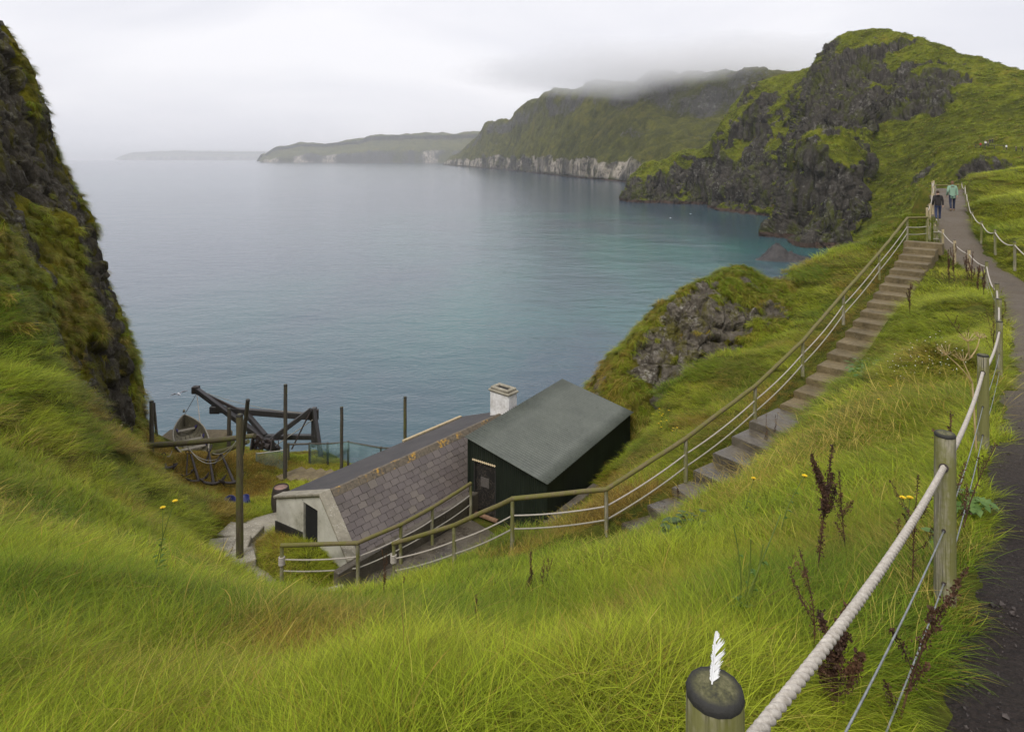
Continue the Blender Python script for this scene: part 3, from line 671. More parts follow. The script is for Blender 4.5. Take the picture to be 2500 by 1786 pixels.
rock = sstep(0.12, 0.34, rk0 * 0.8 + face) * sstep(4.4, 3.9, vv)
w1, w2, wid = worley(np.stack([G[..., 0] / 0.8, G[..., 1] / 0.8, G[..., 2] / 1.0], -1), 141)
w3, w4, wid2 = worley(G / 0.3, 147)
G = G + n * (inn * (rock * ((wid - 0.5) * 0.42 + (wid2 - 0.5) * 0.20 - 0.16 * np.exp(-((w2 - w1) / 0.09) ** 2)) + (1 - rock) * (0.22 * fbm(G / 0.8, 3, 149) + 0.12)))[..., None]
OUT_G, OUT_R = G, rock
def outcrop_mat():
    m = cliff_mat('outcrop_rock_and_turf', (0.028, 0.023, 0.017), (0.19, 0.165, 0.13), (0.46, 0.44, 0.38), ((0.07, 0.065, 0.010), (0.12, 0.11, 0.016), (0.15, 0.14, 0.02), (0.20, 0.15, 0.03)), 2.0, tide=False)
    return m
tag(link('rock_outcrop', mesh_np('rock_outcrop', G.reshape(-1, 3), grid_faces(NU, NV), {'rock': rock.ravel()}), outcrop_mat()), 'rocky outcrop with pale lichen and yellow tufts between the stairs and the sea', 'rock')

# ------------------------------------------------------------------ low rocks awash in the bay
MT['wet_rock'] = simple('black_wet_rock', (0.010, 0.009, 0.009), (0.05, 0.042, 0.038), 0.6, 0.6, 0.8, 0.3)
def sea_rock(label, px0, px1, py, top, seed):
    a, b = Pz(px0, py, SEA), Pz(px1, py, SEA); c = (a + b) / 2; L = (b - a).length
    nu, nv = 90, 40
    th = np.linspace(0, 2 * math.pi, nu)[:, None] + np.zeros((1, nv)); r = np.linspace(0, 1, nv)[None, :] + np.zeros((nu, 1))
    ux = (b - a).normalized(); uy = Vector((-ux.y, ux.x, 0))
    x = np.cos(th) * r * L / 2; y = np.sin(th) * r * L * 0.22
    p = np.stack([c.x + ux.x * x + uy.x * y, c.y + ux.y * x + uy.y * y, np.zeros_like(x)], -1)
    hh = (1 - r ** 1.7) * top * (0.55 + 0.75 * np.exp(-((x + L * 0.17) / (L * 0.15)) ** 2)) + 0.9 * fbm(p / 3.0, 4, seed, ridged=True) * (1 - r ** 3)
    w1, w2, wid = worley(p / 1.6, seed)
    p[..., 2] = SEA - 0.9 + np.maximum(hh, 0) + (wid - 0.5) * 0.9 * (1 - r ** 4)
    return tag(link('sea_rock', mesh_np('sea_rock', p.reshape(-1, 3), grid_faces(nu, nv), {'rock': np.ones(nu * nv)}), MT['wet_rock']), label, 'rock', 'rocks awash in the bay')
sea_rock('black jagged rock standing out of the bay below the headland', 1832, 2010, 634, 4.6, 151)

# ------------------------------------------------------------------ gravel path
def gravel_mat():
    m = Mat('dark_gravel'); pos = m.n('NewGeometry').outputs['Position']
    a = m.noise(pos, 0.8, 5); b = m.noise(pos, 24, 6, 0.75); y = m.n('SeparateXYZ', {'Vector': pos}).outputs['Y']
    vo = m.n('TexVoronoi', {'Vector': pos, 'Scale': 38.0}, feature='F1').outputs['Distance']
    dark = m.ramp(b, [(0.25, (0.008, 0.006, 0.005)), (0.75, (0.052, 0.038, 0.032))])
    # the loose dark cinders near the eye give way to a trodden paler surface farther on
    pale = m.ramp(b, [(0.25, (0.075, 0.061, 0.046)), (0.75, (0.205, 0.168, 0.126))])
    f = m.ramp(m.math('DIVIDE', m.math('ADD', y, m.math('MULTIPLY', a, 4.0)), 30.0), [(0.26, 0), (0.46, 1)])
    col = m.mix(f, dark, pale)
    m.bsdf(col, m.ramp(a, [(0.4, 0.65), (0.6, 0.95)]), m.bump(m.math('ADD', b, m.math('MULTIPLY', vo, -0.8)), 1.0, 0.035), Specular_IOR_Level=0.2); return m.m
MT['gravel'] = gravel_mat()
def strip(name, line, half, mat, lift, step=0.12, rough=0.02, kind='structure', ragged=0.25, seed=1, nv=15):
    c = catmull(np.array(line), int(sum((Vector(b) - Vector(a)).length for a, b in zip(line[:-1], line[1:])) / step))
    t = np.gradient(c[:, :2], axis=0); t /= np.linalg.norm(t, axis=1, keepdims=True); nr = np.stack([t[:, 1], -t[:, 0]], -1)
    s = np.linspace(-1, 1, nv)
    wl = half + ragged * fbm(np.stack([c[:, 0] / 1.1, c[:, 1] / 1.1, 0 * c[:, 0]], -1), 3, seed); wr = half + ragged * fbm(np.stack([c[:, 0] / 1.1, c[:, 1] / 1.1, 0 * c[:, 0] + 9], -1), 3, seed)
    off = np.where(s[None] < 0, s[None] * wl[:, None], s[None] * wr[:, None])
    xy = c[:, None, :2] + nr[:, None] * off[..., None]
    p3 = np.concatenate([xy, np.zeros(xy.shape[:2] + (1,))], -1)
    z = c[:, None, 2] + lift + rough * fbm(p3 / 0.35, 4, seed + 4, 0.65) - 0.10 * np.abs(s[None]) ** 4
    p3[..., 2] = z
    return tag(link(name, mesh_np(name, p3.reshape(-1, 3), grid_faces(*p3.shape[:2])), mat), kind=kind), p3
path_o, PATH_G = strip('gravel_path', PATHC, 1.0, MT['gravel'], 0.0, 0.08, 0.035, nv=25)
# loose stones on it
st = MB()
for k in range(7000):
    d = random.random() ** 2 * 9 + 0.6
    i = random.uniform(0, 1); q = PATH_G[int(len(PATH_G) * min(0.999, 0.06 + i ** 1.6 * 0.32)), random.randrange(2, 23)]
    r = random.uniform(0.004, 0.012) * (2.2 if random.random() < 0.06 else 1)
    c = Vector(q) + Vector((random.uniform(-.05, .05), random.uniform(-.05, .05), r * 0.3))
    e = Euler((random.random() * 6, random.random() * 6, random.random() * 6)).to_matrix()
    vs = [c + e @ Vector(v) * r * random.uniform(0.6, 1.2) for v in ((1, 0, 0), (-1, 0, 0), (0, 1, 0), (0, -1, 0), (0, 0, .7), (0, 0, -.7))]
    st.add(vs, [(0, 2, 4), (2, 1, 4), (1, 3, 4), (3, 0, 4), (2, 0, 5), (1, 2, 5), (3, 1, 5), (0, 3, 5)])
MT['stone'] = simple('gravel_stone', (0.015, 0.012, 0.011), (0.085, 0.068, 0.06), 9, 0.8, 0.2, 0.003)
tag(st.build('gravel_stones', MT['stone']), 'loose dark stones lying on the gravel path', 'gravel', kind='stuff')

# ------------------------------------------------------------------ concrete stairs
stairs = thing('concrete_stairs', 'long flight of wet concrete steps climbing the grass slope to the path', 'stairs')
ctr = catmull(np.array(STAIRC), 900)
dist = np.concatenate([[0], np.cumsum(np.linalg.norm(np.diff(ctr[:, :2], axis=0), axis=1))])
def stair_at(s):
    return Vector((np.interp(s, dist, ctr[:, 0]), np.interp(s, dist, ctr[:, 1]), np.interp(s, dist, ctr[:, 2])))
def stair_dir(s):
    t = stair_at(min(s + 0.3, dist[-1])) - stair_at(max(s - 0.3, 0)); t.z = 0; return t.normalized()
def slab(name, s0, s1, ztop, drop, mat, w=STAIR_W, nose=0.02):
    a, b = stair_at(s0), stair_at(s1); ta, tb = stair_dir(s0), stair_dir(s1)
    ra, rb = Vector((-ta.y, ta.x, 0)), Vector((-tb.y, tb.x, 0))
    b = b + tb * nose
    j = lambda: random.uniform(-0.012, 0.012)
    q = [a - ra * w / 2, a + ra * w / 2, b + rb * w / 2, b - rb * w / 2]
    top = [Vector((p.x, p.y, ztop + j() * 0.6)) for p in q]; bot = [Vector((p.x, p.y, ztop - drop)) for p in q]
    bm = bmesh.new(); V = [bm.verts.new(p) for p in bot + top]
    for f in ((3, 2, 1, 0), (4, 5, 6, 7), (0, 1, 5, 4), (1, 2, 6, 5), (2, 3, 7, 6), (3, 0, 4, 7)): bm.faces.new([V[i] for i in f])
    bmesh.ops.bevel(bm, geom=[e for e in bm.edges if all(v.co.z > ztop - 0.1 for v in e.verts)], offset=0.018, segments=2, affect='EDGES')
    bmesh.ops.subdivide_edges(bm, edges=[e for e in bm.edges if e.calc_length() > 0.3], cuts=4, use_grid_fill=True)
    for v in bm.verts:
        nz = vnoise(np.array([[v.co.x * 5, v.co.y * 5, v.co.z * 5]]))[0]; v.co += Vector((nz, -nz, nz)) * 0.008
    bmesh.ops.recalc_face_normals(bm, faces=bm.faces)
    me = bpy.data.meshes.new(name); bm.to_mesh(me); bm.free(); return link(name, me, mat, stairs)
s_of = lambda k: dist[int(900 * k / (len(STAIRC) - 1)) if k < len(STAIRC) - 1 else 899]
S_land0, S_land1 = s_of(3.55), s_of(4.02)
n_up = 17; ztop0 = stair_at(0).z; zland = stair_at((S_land0 + S_land1) / 2).z
slab('top_landing', 0.0, 0.55, ztop0 + 0.02, 0.5, MT['concrete_moss'], 1.5)
for k in range(n_up):
    f0, f1 = k / n_up, (k + 1) / n_up
    s0 = 0.55 + (S_land0 - 0.55) * f0; s1 = 0.55 + (S_land0 - 0.55) * f1
    slab('step', s0, s1, ztop0 + (zland - ztop0) * f1 * 0.97, 0.5, MT['concrete_moss'])
slab('landing', S_land0, S_land1 + 0.25, zland - 0.02, 0.5, MT['concrete'], 1.4)
n_lo = 9; zend = stair_at(dist[-1]).z
for k in range(n_lo):
    f0, f1 = k / n_lo, (k + 1) / n_lo
    s0 = S_land1 + 0.25 + (dist[-1] - S_land1 - 0.25) * f0; s1 = S_land1 + 0.25 + (dist[-1] - S_land1 - 0.25) * f1
    slab('step', s0, s1, zland + (zend - zland) * f1, 0.5, MT['concrete'], 1.42)

# ------------------------------------------------------------------ concrete walks by the cottage
strip('shed_walk', CORR, 0.86, MT['concrete'], 0.0, 0.1, 0.012, ragged=0.08, seed=5)
strip('cottage_walk', LOWP, 0.62, MT['concrete_pale'], 0.0, 0.1, 0.018, ragged=0.14, seed=6)
def blockstep(name, c, w, l, h, rz, mat, label=None, cat=None, parent=None):
    o = MB().box((0, 0, 0), (w, l, h), bev=0.025).build(name, mat, parent); o.location = c; o.rotation_euler = (random.uniform(-.02, .02), random.uniform(-.02, .02), rz)
    if label: tag(o, label, cat)
    return o
ls = thing('lower_steps', 'pale pebbled steps leading down past the end of the handrail', 'steps', (-4.9, 15.6, -11.1))
for k, (x, y, z, w) in enumerate([(-4.35,15.75,-10.72,1.0),(-4.85,15.55,-10.86,1.1),(-5.35,15.45,-10.98,1.2),(-5.9,15.7,-11.06,1.2)]):
    blockstep('step', (x + 4.9, y - 15.6, z + 11.1 - 0.15), 0.62, w, 0.34, 0.4, MT['concrete_pale'], parent=ls)
cs = thing('walk_steps', 'shallow pale concrete steps in the walk left of the cottage', 'steps', (-8, 19.5, -11.4))
for k, (x, y, z, rz) in enumerate([(-7.75,17.95,-11.12,0.5),(-8.22,18.75,-11.2,0.2),(-8.25,19.7,-11.34,-0.15)]):
    blockstep('step', (x + 8, y - 19.5, z + 11.4 - 0.05), 1.15, 0.72, 0.24, rz, MT['concrete_pale'], parent=cs)

# ------------------------------------------------------------------ handrails
def handrail(name, label, tops, base_h, rope_hs, end_wraps=(), r_rail=0.055, bases=None, extra_post=None, grp='handrails'):
    t = thing(name, label, 'handrail', (tops[0].x, tops[0].y, tops[0].z - base_h), group=grp)
    o = Vector(t.location); T = [p - o for p in tops]
    for a, b in zip(T[:-1], T[1:]):
        n = max(3, int((b - a).length / 0.5)); pts = [a.lerp(b, k / n) + Vector((random.uniform(-1, 1), random.uniform(-1, 1), random.uniform(-1, 1))) * (0.008 if 0 < k < n else 0) for k in range(n + 1)]
        e = (b - a).normalized() * 0.03; pts[0] = pts[0] - e; pts[-1] = pts[-1] + e
        MB().tube(pts, r_rail, 10, wob=0.03).build('rail', MT['rail'], t)
    for k, p in enumerate(T):
        h = bases[k] if bases else base_h
        l = random.uniform(-0.02, 0.02)
        MB().tube([p - Vector((0, 0, h)), p - Vector((l, 0, h * 0.5)), p - Vector((0, 0, 0.02))], [0.052, 0.05, 0.047], 9, wob=0.03).build('post', MT['post'], t)
    for q, rh in enumerate(rope_hs):
        mb = MB()
        for a, b in zip(T[:-1], T[1:]):
            L = (b - a).length
            rope_mesh(mb, sag(a - Vector((0, 0, rh)), b - Vector((0, 0, rh)), 0.022 * L if L < 4 else 0.05, 10), 0.019, 0.085, 3, 5)
        mb.build('rope', MT['rope'] if q == 0 else MT['rope_grey'], t)
    for k in end_wraps:
        mb = MB()
        for j in range(6):
            z = -0.32 - j * 0.036
            mb.tube([T[k] + Vector((0.068 * math.cos(a), 0.068 * math.sin(a), z + 0.004 * a)) for a in np.linspace(0, 2 * math.pi, 14)], 0.02, 6)
        mb.build('rope_wrap', MT['rope'], t)
    return t
front_b = [0.98, 1.08, 1.08, 1.1, 1.15, 1.1, 1.1, 1.25, 1.2, 1.15]
handrail('stair_handrail', 'mossy round-pole handrail with two white ropes running up beside the long stairs', RAILTOP, 1.05, (0.40, 0.72), (9,), bases=front_b)
back = [P(688,1331,16.9), P(873,1325,17.05), P(979,1280,18.0), P(1056,1238,18.95), P(1148,1180,20.35)]
handrail('cottage_handrail', 'mossy handrail with two ropes along the foot of the slate roof', [Vector(p) for p in back], 1.0, (0.36, 0.66), (0,), bases=[1.1, 1.2, 1.2, 1.2, 1.2])
gate_rail = [RAILTOP[0], P(2263,531,30.8)]
handrail('landing_handrail', 'short handrail across the top of the long stairs', [Vector(p) + Vector((0, 0, 0.0)) for p in gate_rail], 1.05, (0.42, 0.75), (), bases=[1.1, 1.15])

# ------------------------------------------------------------------ rope fence beside the path
def post_mesh(h, r, seed, cap=True):
    random.seed(seed); n = 14; rings = [(-h, 1.03), (-h * 0.75, 1.02), (-h * 0.5, 1.0), (-h * 0.25, 0.99), (-0.03, 0.98), (-0.012, 0.97)]
    ph = [1 + random.uniform(-0.03, 0.03) for _ in range(n)]
    mb = MB(); vs = [Vector((r * f * ph[j] * math.cos(2 * math.pi * j / n), r * f * ph[j] * math.sin(2 * math.pi * j / n), z)) for z, f in rings for j in range(n)]
    mb.add(vs, [(k * n + j, k * n + (j + 1) % n, (k + 1) * n + (j + 1) % n, (k + 1) * n + j) for k in range(len(rings) - 1) for j in range(n)], True)
    mb.add(vs[-n:], [tuple(range(n))])
    tp_ = MB(); tp_.lathe([(r * 0.985, -0.014), (r * 1.0, -0.006), (r * 0.93, 0.004), (r * 0.5, 0.009), (0.0005, 0.010)], n)
    return mb.mesh('post'), tp_.mesh('post_top')
fence = thing('rope_fence', 'white rope and wire fence on round wooden posts beside the dark gravel path', 'fence', FENCE[1])
fo = Vector(FENCE[1]); tops = []
PX_TOP = [None, (1745,1680,1.354), (2307,1058,4.1), (2400,866,7.6), (2440,784,12), (2439,729,15), (2434,692,18), (2409,638,24), (2366,609,27), (2331,586,29), (2302,558,31), (2282,546,32.5)]
for k, (x, y, z) in enumerate(FENCE):
    t = P(*PX_TOP[k]) if PX_TOP[k] else Vector((x, y, z + 1.1))
    tops.append(t); r = 0.06 if k < 4 else 0.055
    h = t.z - z + 0.35
    pm, cm = post_mesh(h, r, 40 + k)
    po = link('post', pm, MT['post'] if k < 8 else MT['newpost'], fence); po.location = t - fo; po.rotation_euler = (0, 0, random.uniform(0, 6))
    co = link('post_top', cm, MT['capwood'], po)
    if 0 < k < 5:
        dirn = (Vector(FENCE[k]) - Vector(FENCE[k - 1])).normalized()
        for dz in (0.205, 0.60, 0.93):
            MB().tube([t - fo + Vector((0, 0, -dz)) - dirn * (r + 0.004), t - fo + Vector((0, 0, -dz)) - dirn * (r - 0.02)], 0.027 if dz < 0.3 else 0.012, 12).build('rope_hole', MT['iron'], fence)
random.seed(17)
mb = MB(); mbf = MB()
for k in range(len(tops) - 1):
    a, b = tops[k] - fo - Vector((0, 0, 0.2)), tops[k + 1] - fo - Vector((0, 0, 0.2)); L = (b - a).length
    if k < 5: rope_mesh(mb, sag(a, b, 0.018 * L, 14), 0.0175, 0.125, 3, 10)
    else: rope_mesh(mbf, sag(a, b, 0.03 * L, 10), 0.02, 0.09, 3, 5)
mb.build('rope', MT['rope'], fence); mbf.build('rope', MT['rope'], fence)
for dz, w in ((0.60, 0.0045), (0.93, 0.0045)):
    mw = MB()
    for k in range(7):
        a, b = tops[k] - fo - Vector((0, 0, dz)), tops[k + 1] - fo - Vector((0, 0, dz))
        mw.tube(sag(a, b, 0.012 * (b - a).length, 8), w, 6)
    mw.build('wire', MT['wire'], fence)

def post_row(name, label, pts, h, r, mat, rope=True, sagf=0.05, rmat='rope', dz=0.12):
    """pts: post tops"""
    base = Vector(pts[0]) - Vector((0, 0, h)); t = thing(name, label, 'fence', base, group='fences along the path')
    for k, p in enumerate(pts):
        pm, cm = post_mesh(h + 0.25, r, 70 + k * 3); po = link('post', pm, mat, t); po.location = Vector(p) - base
        po.rotation_euler = (random.uniform(-.04, .04), random.uniform(-.04, .04), random.random() * 6); link('post_top', cm, MT['capwood'] if mat is not MT['newpost'] else mat, po)
    if rope:
        mb = MB()
        for a, b in zip(pts[:-1], pts[1:]):
            a, b = Vector(a) - base - Vector((0, 0, dz)), Vector(b) - base - Vector((0, 0, dz)); rope_mesh(mb, sag(a, b, sagf * (b - a).length, 10), 0.022, 0.1, 3, 5)
        mb.build('rope', MT[rmat], t)
    return t
right_px = [(2560,640,21.5),(2477,590,24.5),(2429,560,28),(2397,540,31.5),(2374,517,34),(2364,490,37),(2360,470,40),(2356,452,44),(2348,445,48)]
post_row('bank_rope_fence', 'low rope fence along the bright green bank right of the path', [P(*q) for q in right_px], 0.85, 0.05, MT['post'])
left_px = [(2263,507,32.5),(2270,498,34.5),(2276,473,37),(2279,455,40),(2276,444,44),(2280,441,48)]
post_row('far_rope_fence', 'pale posts and rope on the left of the path by the walkers', [P(*q) for q in left_px], 1.1, 0.055, MT['newpost'], dz=0.1)
# leaning bundle of old stakes where the fences meet
sb = thing('stake_bundle', 'bundle of thin grey stakes bound together where the stairs meet the path', 'stakes', tuple(P(2287,612,31.6)))
o = Vector(sb.location)
for k, (x0, y0, x1, y1) in enumerate([(2280,545,2281,604),(2284,552,2287,612),(2287,556,2291,612),(2268,552,2268,585),(2272,545,2270,588)]):
    MB().tube([P(x0, y0, 31.6) - o, P((x0 + x1) / 2 + .6, (y0 + y1) / 2, 31.62) - o, P(x1, y1, 31.6) - o], 0.032, 7, wob=0.05).build('stake', MT['post'], sb)
mbw = MB()
for z in (566, 583): mbw = MB(); mbw.tube([P(2285, z, 31.6) - o + Vector((0.1 * math.cos(a), 0.1 * math.sin(a), 0)) for a in np.linspace(0, 6.283, 14)], 0.022, 6).build('binding', MT['rope_grey'], sb)
# timber bar across the far end of the path
gb = thing('path_barrier', 'horizontal wooden bar across the path beyond the walkers', 'barrier', tuple(P(2283,475,47)))
o = Vector(gb.location); gb.location = o
MB().tube([P(2283,453,47) - o, P(2340,452,47) - o], 0.06, 8).build('bar', MT['rail'], gb)
for x in (2283, 2340): MB().tube([P(x,449,47) - o, P(x,475,47) - o], 0.06, 8).build('post', MT['post'], gb)

# ------------------------------------------------------------------ the feather on the near post
def feather(loc, rot):
    t = thing('feather', 'ragged white feather standing on the nearest fence post', 'feather', loc); t.rotation_euler = rot
    L = 0.098
    pts = [Vector((0.004 * math.sin(2.2 * f), 0, L * f)) for f in np.linspace(0, 1, 12)]
    MB().tube(pts, [0.0014 * (1 - 0.8 * f) + 0.0003 for f in np.linspace(0, 1, 12)], 6).build('quill', MT['feather'], t)
    random.seed(3)
    for side in (-1, 1):
        mb = MB(); n = 150
        for k in range(n):
            f = 0.06 + 0.93 * k / n
            if side > 0 and any(a < f < b for a, b in ((0.20, 0.235), (0.33, 0.37), (0.50, 0.56), (0.72, 0.80))): continue
            ln = (0.026 if side > 0 else 0.014) * (math.sin(math.pi * min(1, f * 0.85 + 0.15)) ** 0.6) * random.uniform(0.86, 1.1)
            if side > 0 and any(abs(f - a) < 0.03 for a in (0.245, 0.385, 0.57)): ln *= 1.35
            p = pts[min(11, int(f * 11))].lerp(pts[min(11, int(f * 11) + 1)], f * 11 % 1)
            up = 0.9 + 0.5 * f
            gq = int(f * 10); up *= (0.8, 1.0, 0.9, 1.2, 0.85, 1.1, 0.95, 1.2, 1.1, 1.2, 1.2)[gq]; ln *= (0.9, 1.0, 0.85, 1.1, 0.9, 1.05, 0.85, 1.0, 0.9, 0.85, 0.8)[gq] if side > 0 else 0.85
            d = Vector((side * 1.0, random.uniform(-0.25, 0.25), up)).normalized(); q = p + d * ln + Vector((0, -0.002 * random.random(), 0))
            w = Vector((0, 0, 0.0011)); mid = p.lerp(q, 0.6) + Vector((0, 0.0012 * side, 0))
            mb.add([p - w, p + w, mid + w, mid - w, q], [(0, 1, 2, 3), (3, 2, 4)])
        mb.build('vane', MT['feather'], t)
ft = P(1745, 1680, 1.354)
feather((ft.x - 0.006, ft.y + 0.0, ft.z + 0.008), (math.radians(-14), math.radians(9), math.radians(5)))

# ------------------------------------------------------------------ cottage
cA = Vector((-5.31, 18.05, -9.37)); cu = Vector((0.649, 0.761, 0)); cn = Vector((0.761, -0.649, 0)); UP = Vector((0, 0, 1)); CL = 7.85
W1, D1, W2, D2 = 1.24, 1.29, 2.40, 0.85
GZ = -11.75
cot = thing('cottage', 'low white fishing cottage with mossy purple slate roof and white chimney', 'cottage', (cA.x, cA.y, GZ))
co = Vector(cot.location)
def cpt(t, w, z): return cA + cu * t + cn * w + UP * z - co
def plaster_mat():
    m = Mat('old_whitewash'); v = m.coord()
    a = m.noise(v, 1.6, 6, 0.65); b = m.noise(v, 9, 5, 0.7); s = m.noise(v, 0.9, 5)
    col = m.ramp(m.math('ADD', m.math('MULTIPLY', a, 0.5), m.math('MULTIPLY', s, 0.5)), [(0.30, (0.10, 0.095, 0.06)), (0.42, (0.44, 0.42, 0.35)), (0.6, (0.62, 0.60, 0.53))])
    col = m.mix(m.ramp(b, [(0.60, 0), (0.72, 0.7)]), col, (0.10, 0.09, 0.065))
    m.bsdf(col, 0.9, m.bump(b, 0.5, 0.02)); return m.m
MT['plaster'] = plaster_mat()
MT['white_render'] = simple('white_chimney_render', (0.52, 0.50, 0.47), (0.85, 0.84, 0.83), 2.5, 0.85, 0.5, 0.02)
MT['black_paint'] = simple('black_plinth_paint', (0.006, 0.006, 0.006), (0.03, 0.028, 0.024), 6, 0.7, 0.4, 0.01)
MT['inside_shade'] = simple('painted_inside_shade', (0.003, 0.003, 0.003), (0.008, 0.008, 0.008), 3, 1.0, 0.0)  # near-black colour painted for the shade inside openings
def slate_mat():
    m = Mat('purple_slate'); v = m.coord(); r = m.rand()
    a = m.noise(m.n('NewGeometry').outputs['Position'], 1.1, 4); b = m.noise(m.n('NewGeometry').outputs['Position'], 26, 5, 0.7)
    col = m.ramp(r, [(0.0, (0.100, 0.080, 0.073)), (0.5, (0.122, 0.099, 0.089)), (0.9, (0.140, 0.115, 0.100)), (1.0, (0.165, 0.137, 0.110))])
    col = m.mix(m.ramp(a, [(0.5, 0), (0.75, 0.4)]), col, (0.085, 0.075, 0.05))
    col = m.mix(0.5, col, m.ramp(b, [(0.3, 0.4), (0.7, 1.0)]), 'MULTIPLY')
    m.bsdf(col, m.ramp(a, [(0.35, 0.32), (0.65, 0.6)]), m.bump(b, 0.35, 0.006)); return m.m
MT['slate'] = slate_mat()
def ridge_mat():
    m = Mat('lichened_ridge_stone'); pos = m.n('NewGeometry').outputs['Position']
    a = m.noise(pos, 1.8, 4); b = m.noise(pos, 11, 5, 0.7)
    col = m.ramp(b, [(0.3, (0.05, 0.04, 0.028)), (0.7, (0.17, 0.135, 0.09))])
    lf = m.math('MULTIPLY', m.ramp(a, [(0.52, 0), (0.60, 1)]), m.ramp(b, [(0.48, 0), (0.56, 0.85)]))
    col = m.mix(lf, col, (0.52, 0.28, 0.012))
    m.bsdf(col, 0.7, m.bump(b, 0.5, 0.01)); return m.m
MT['ridge'] = ridge_mat()
MT['felt'] = simple('wet_grey_roof_felt', (0.022, 0.019, 0.018), (0.055, 0.046, 0.042), 1.6, 0.55, 0.35, 0.006, Specular_IOR_Level=0.3)
MT['batten'] = simple('roof_boards', (0.018, 0.016, 0.015), (0.04, 0.035, 0.033), 4, 0.8, 0.3, 0.005)
# gable wall with its doorway
zb = GZ - cA.z
def gable(t, name):
    mb = MB(); th = 0.28
    dz = -D1 + 0.05
    outer = [(-W2, zb), (-W2, -D2), (0, 0.0), (W1, -D1), (W1, zb)]
    # wall left of the door, right of the door and over it
    dl, dr, dt = -0.92, -0.20, -0.50
    zl = lambda w: -D2 * (-w / W2) if w < 0 else -D1 * (w / W1)
    polys = [[(-W2, zb), (-W2, zl(-W2)), (dl, zl(dl)), (dl, zb)], [(dr, zb), (dr, zl(dr)), (0, 0), (W1, zl(W1)), (W1, zb)], [(dl, dt), (dl, zl(dl)), (dr, zl(dr)), (dr, dt)]]
    for pl in polys: mb.prism([cpt(t, w, z) for w, z in pl], cu * th)
    return mb.build(name, MT['plaster'], cot)
gable(0.0, 'gable_wall')
MB().prism([cpt(0.07, w, z) for w, z in ((-0.93, zb), (-0.93, -0.49), (-0.19, -0.49), (-0.19, zb))], cu * 0.05).build('doorway', MT['inside_shade'], cot)  # solid black panel across the opening; the unlit inside is its colour
# sloping coping that finishes the gable
for (w0, z0, w1, z1) in ((-W2 - 0.06, -D2 - 0.01, 0.02, 0.045), (-0.02, 0.045, W1 + 0.08, -D1 - 0.03)):
    a, b = cpt(0.1, w0, z0), cpt(0.1, w1, z1)
    MB().beam(a, b, 0.36, 0.075, bev=0.015).build('coping', MT['concrete_pale'], cot)
# plinth, side walls
MB().prism([cpt(-0.03, -W2 - 0.03, zb), cpt(-0.03, -W2 - 0.03, zb + 0.80), cpt(-0.03, -0.94, zb + 1.0), cpt(-0.03, -0.94, zb)], cu * 0.028).build('plinth', MT['black_paint'], cot)
MB().prism([cpt(0.28, W1 - 0.25, zb), cpt(0.28, W1 - 0.02, zb), cpt(0.28, W1 - 0.02, -D1 - 0.02), cpt(0.28, W1 - 0.25, -D1 + 0.12)], cu * (CL - 0.3)).build('side_wall', MT['plaster'], cot)
MB().prism([cpt(0.28, -W2 + 0.02, zb), cpt(0.28, -W2 + 0.25, zb), cpt(0.28, -W2 + 0.25, -D2 - 0.05), cpt(0.28, -W2 + 0.02, -D2 - 0.1)], cu * (CL - 0.3)).build('side_wall', MT['plaster'], cot)
MB().prism([cpt(CL - 0.25, w, z) for w, z in ((-W2, zb), (-W2, -D2 - .05), (0, -0.05), (W1, -D1 - .05), (W1, zb))], cu * 0.25).build('gable_wall', MT['plaster'], cot)
# kerb wall along the foot of the roof
MB().beam(cpt(-0.5, W1 + 0.16, -1.62), cpt(6.0, W1 + 0.10, -1.62), 0.22, 0.62, bev=0.03).build('kerb_wall', MT['concrete'], cot)
# roof: boards under the slates, felted far slope, ridge stones
roof = MB().prism([cpt(0.25, -W2 - 0.05, -D2 - 0.07), cpt(0.25, 0, -0.06), cpt(0.25, W1 + 0.02, -D1 - 0.055), cpt(0.25, W1 - 0.02, -D1 - 0.12), cpt(0.25, -W2 - 0.05, -D2 - 0.14)], cu * (CL - 0.1)).build('roof', MT['batten'], cot)
MB().prism([cpt(0.28, -W2 - 0.08, -D2 - 0.055), cpt(0.28, -0.05, -0.035), cpt(0.28, -0.05, -0.01), cpt(0.28, -W2 - 0.08, -D2 - 0.03)], cu * (CL - 0.05)).build('felt_slope', MT['felt'], roof)
MB().beam(cpt(CL - 2.9, -W2 - 0.02, -D2 + 0.03), cpt(CL + 0.05, -W2 - 0.02, -D2 + 0.03), 0.10, 0.06).build('edge_board', MT['newpost'], roof)
k = 0; t = 0.30
while t < CL - 0.1:
    L = 0.46; a0, a1 = t, min(t + L - 0.008, CL + 0.1); jz = random.uniform(-0.006, 0.006)
    mb = MB(); prof = [(-0.17, -0.055), (-0.165, -0.03), (-0.02, 0.035), (0.03, 0.035), (0.155, -0.118), (0.16, -0.15), (0.02, -0.02), (-0.02, -0.012)]
    mb.prism([cpt(a0, w, z + jz) for w, z in prof], cu * (a1 - a0))
    mb.build('ridge_stone', MT['ridge'], roof); t += L; k += 1
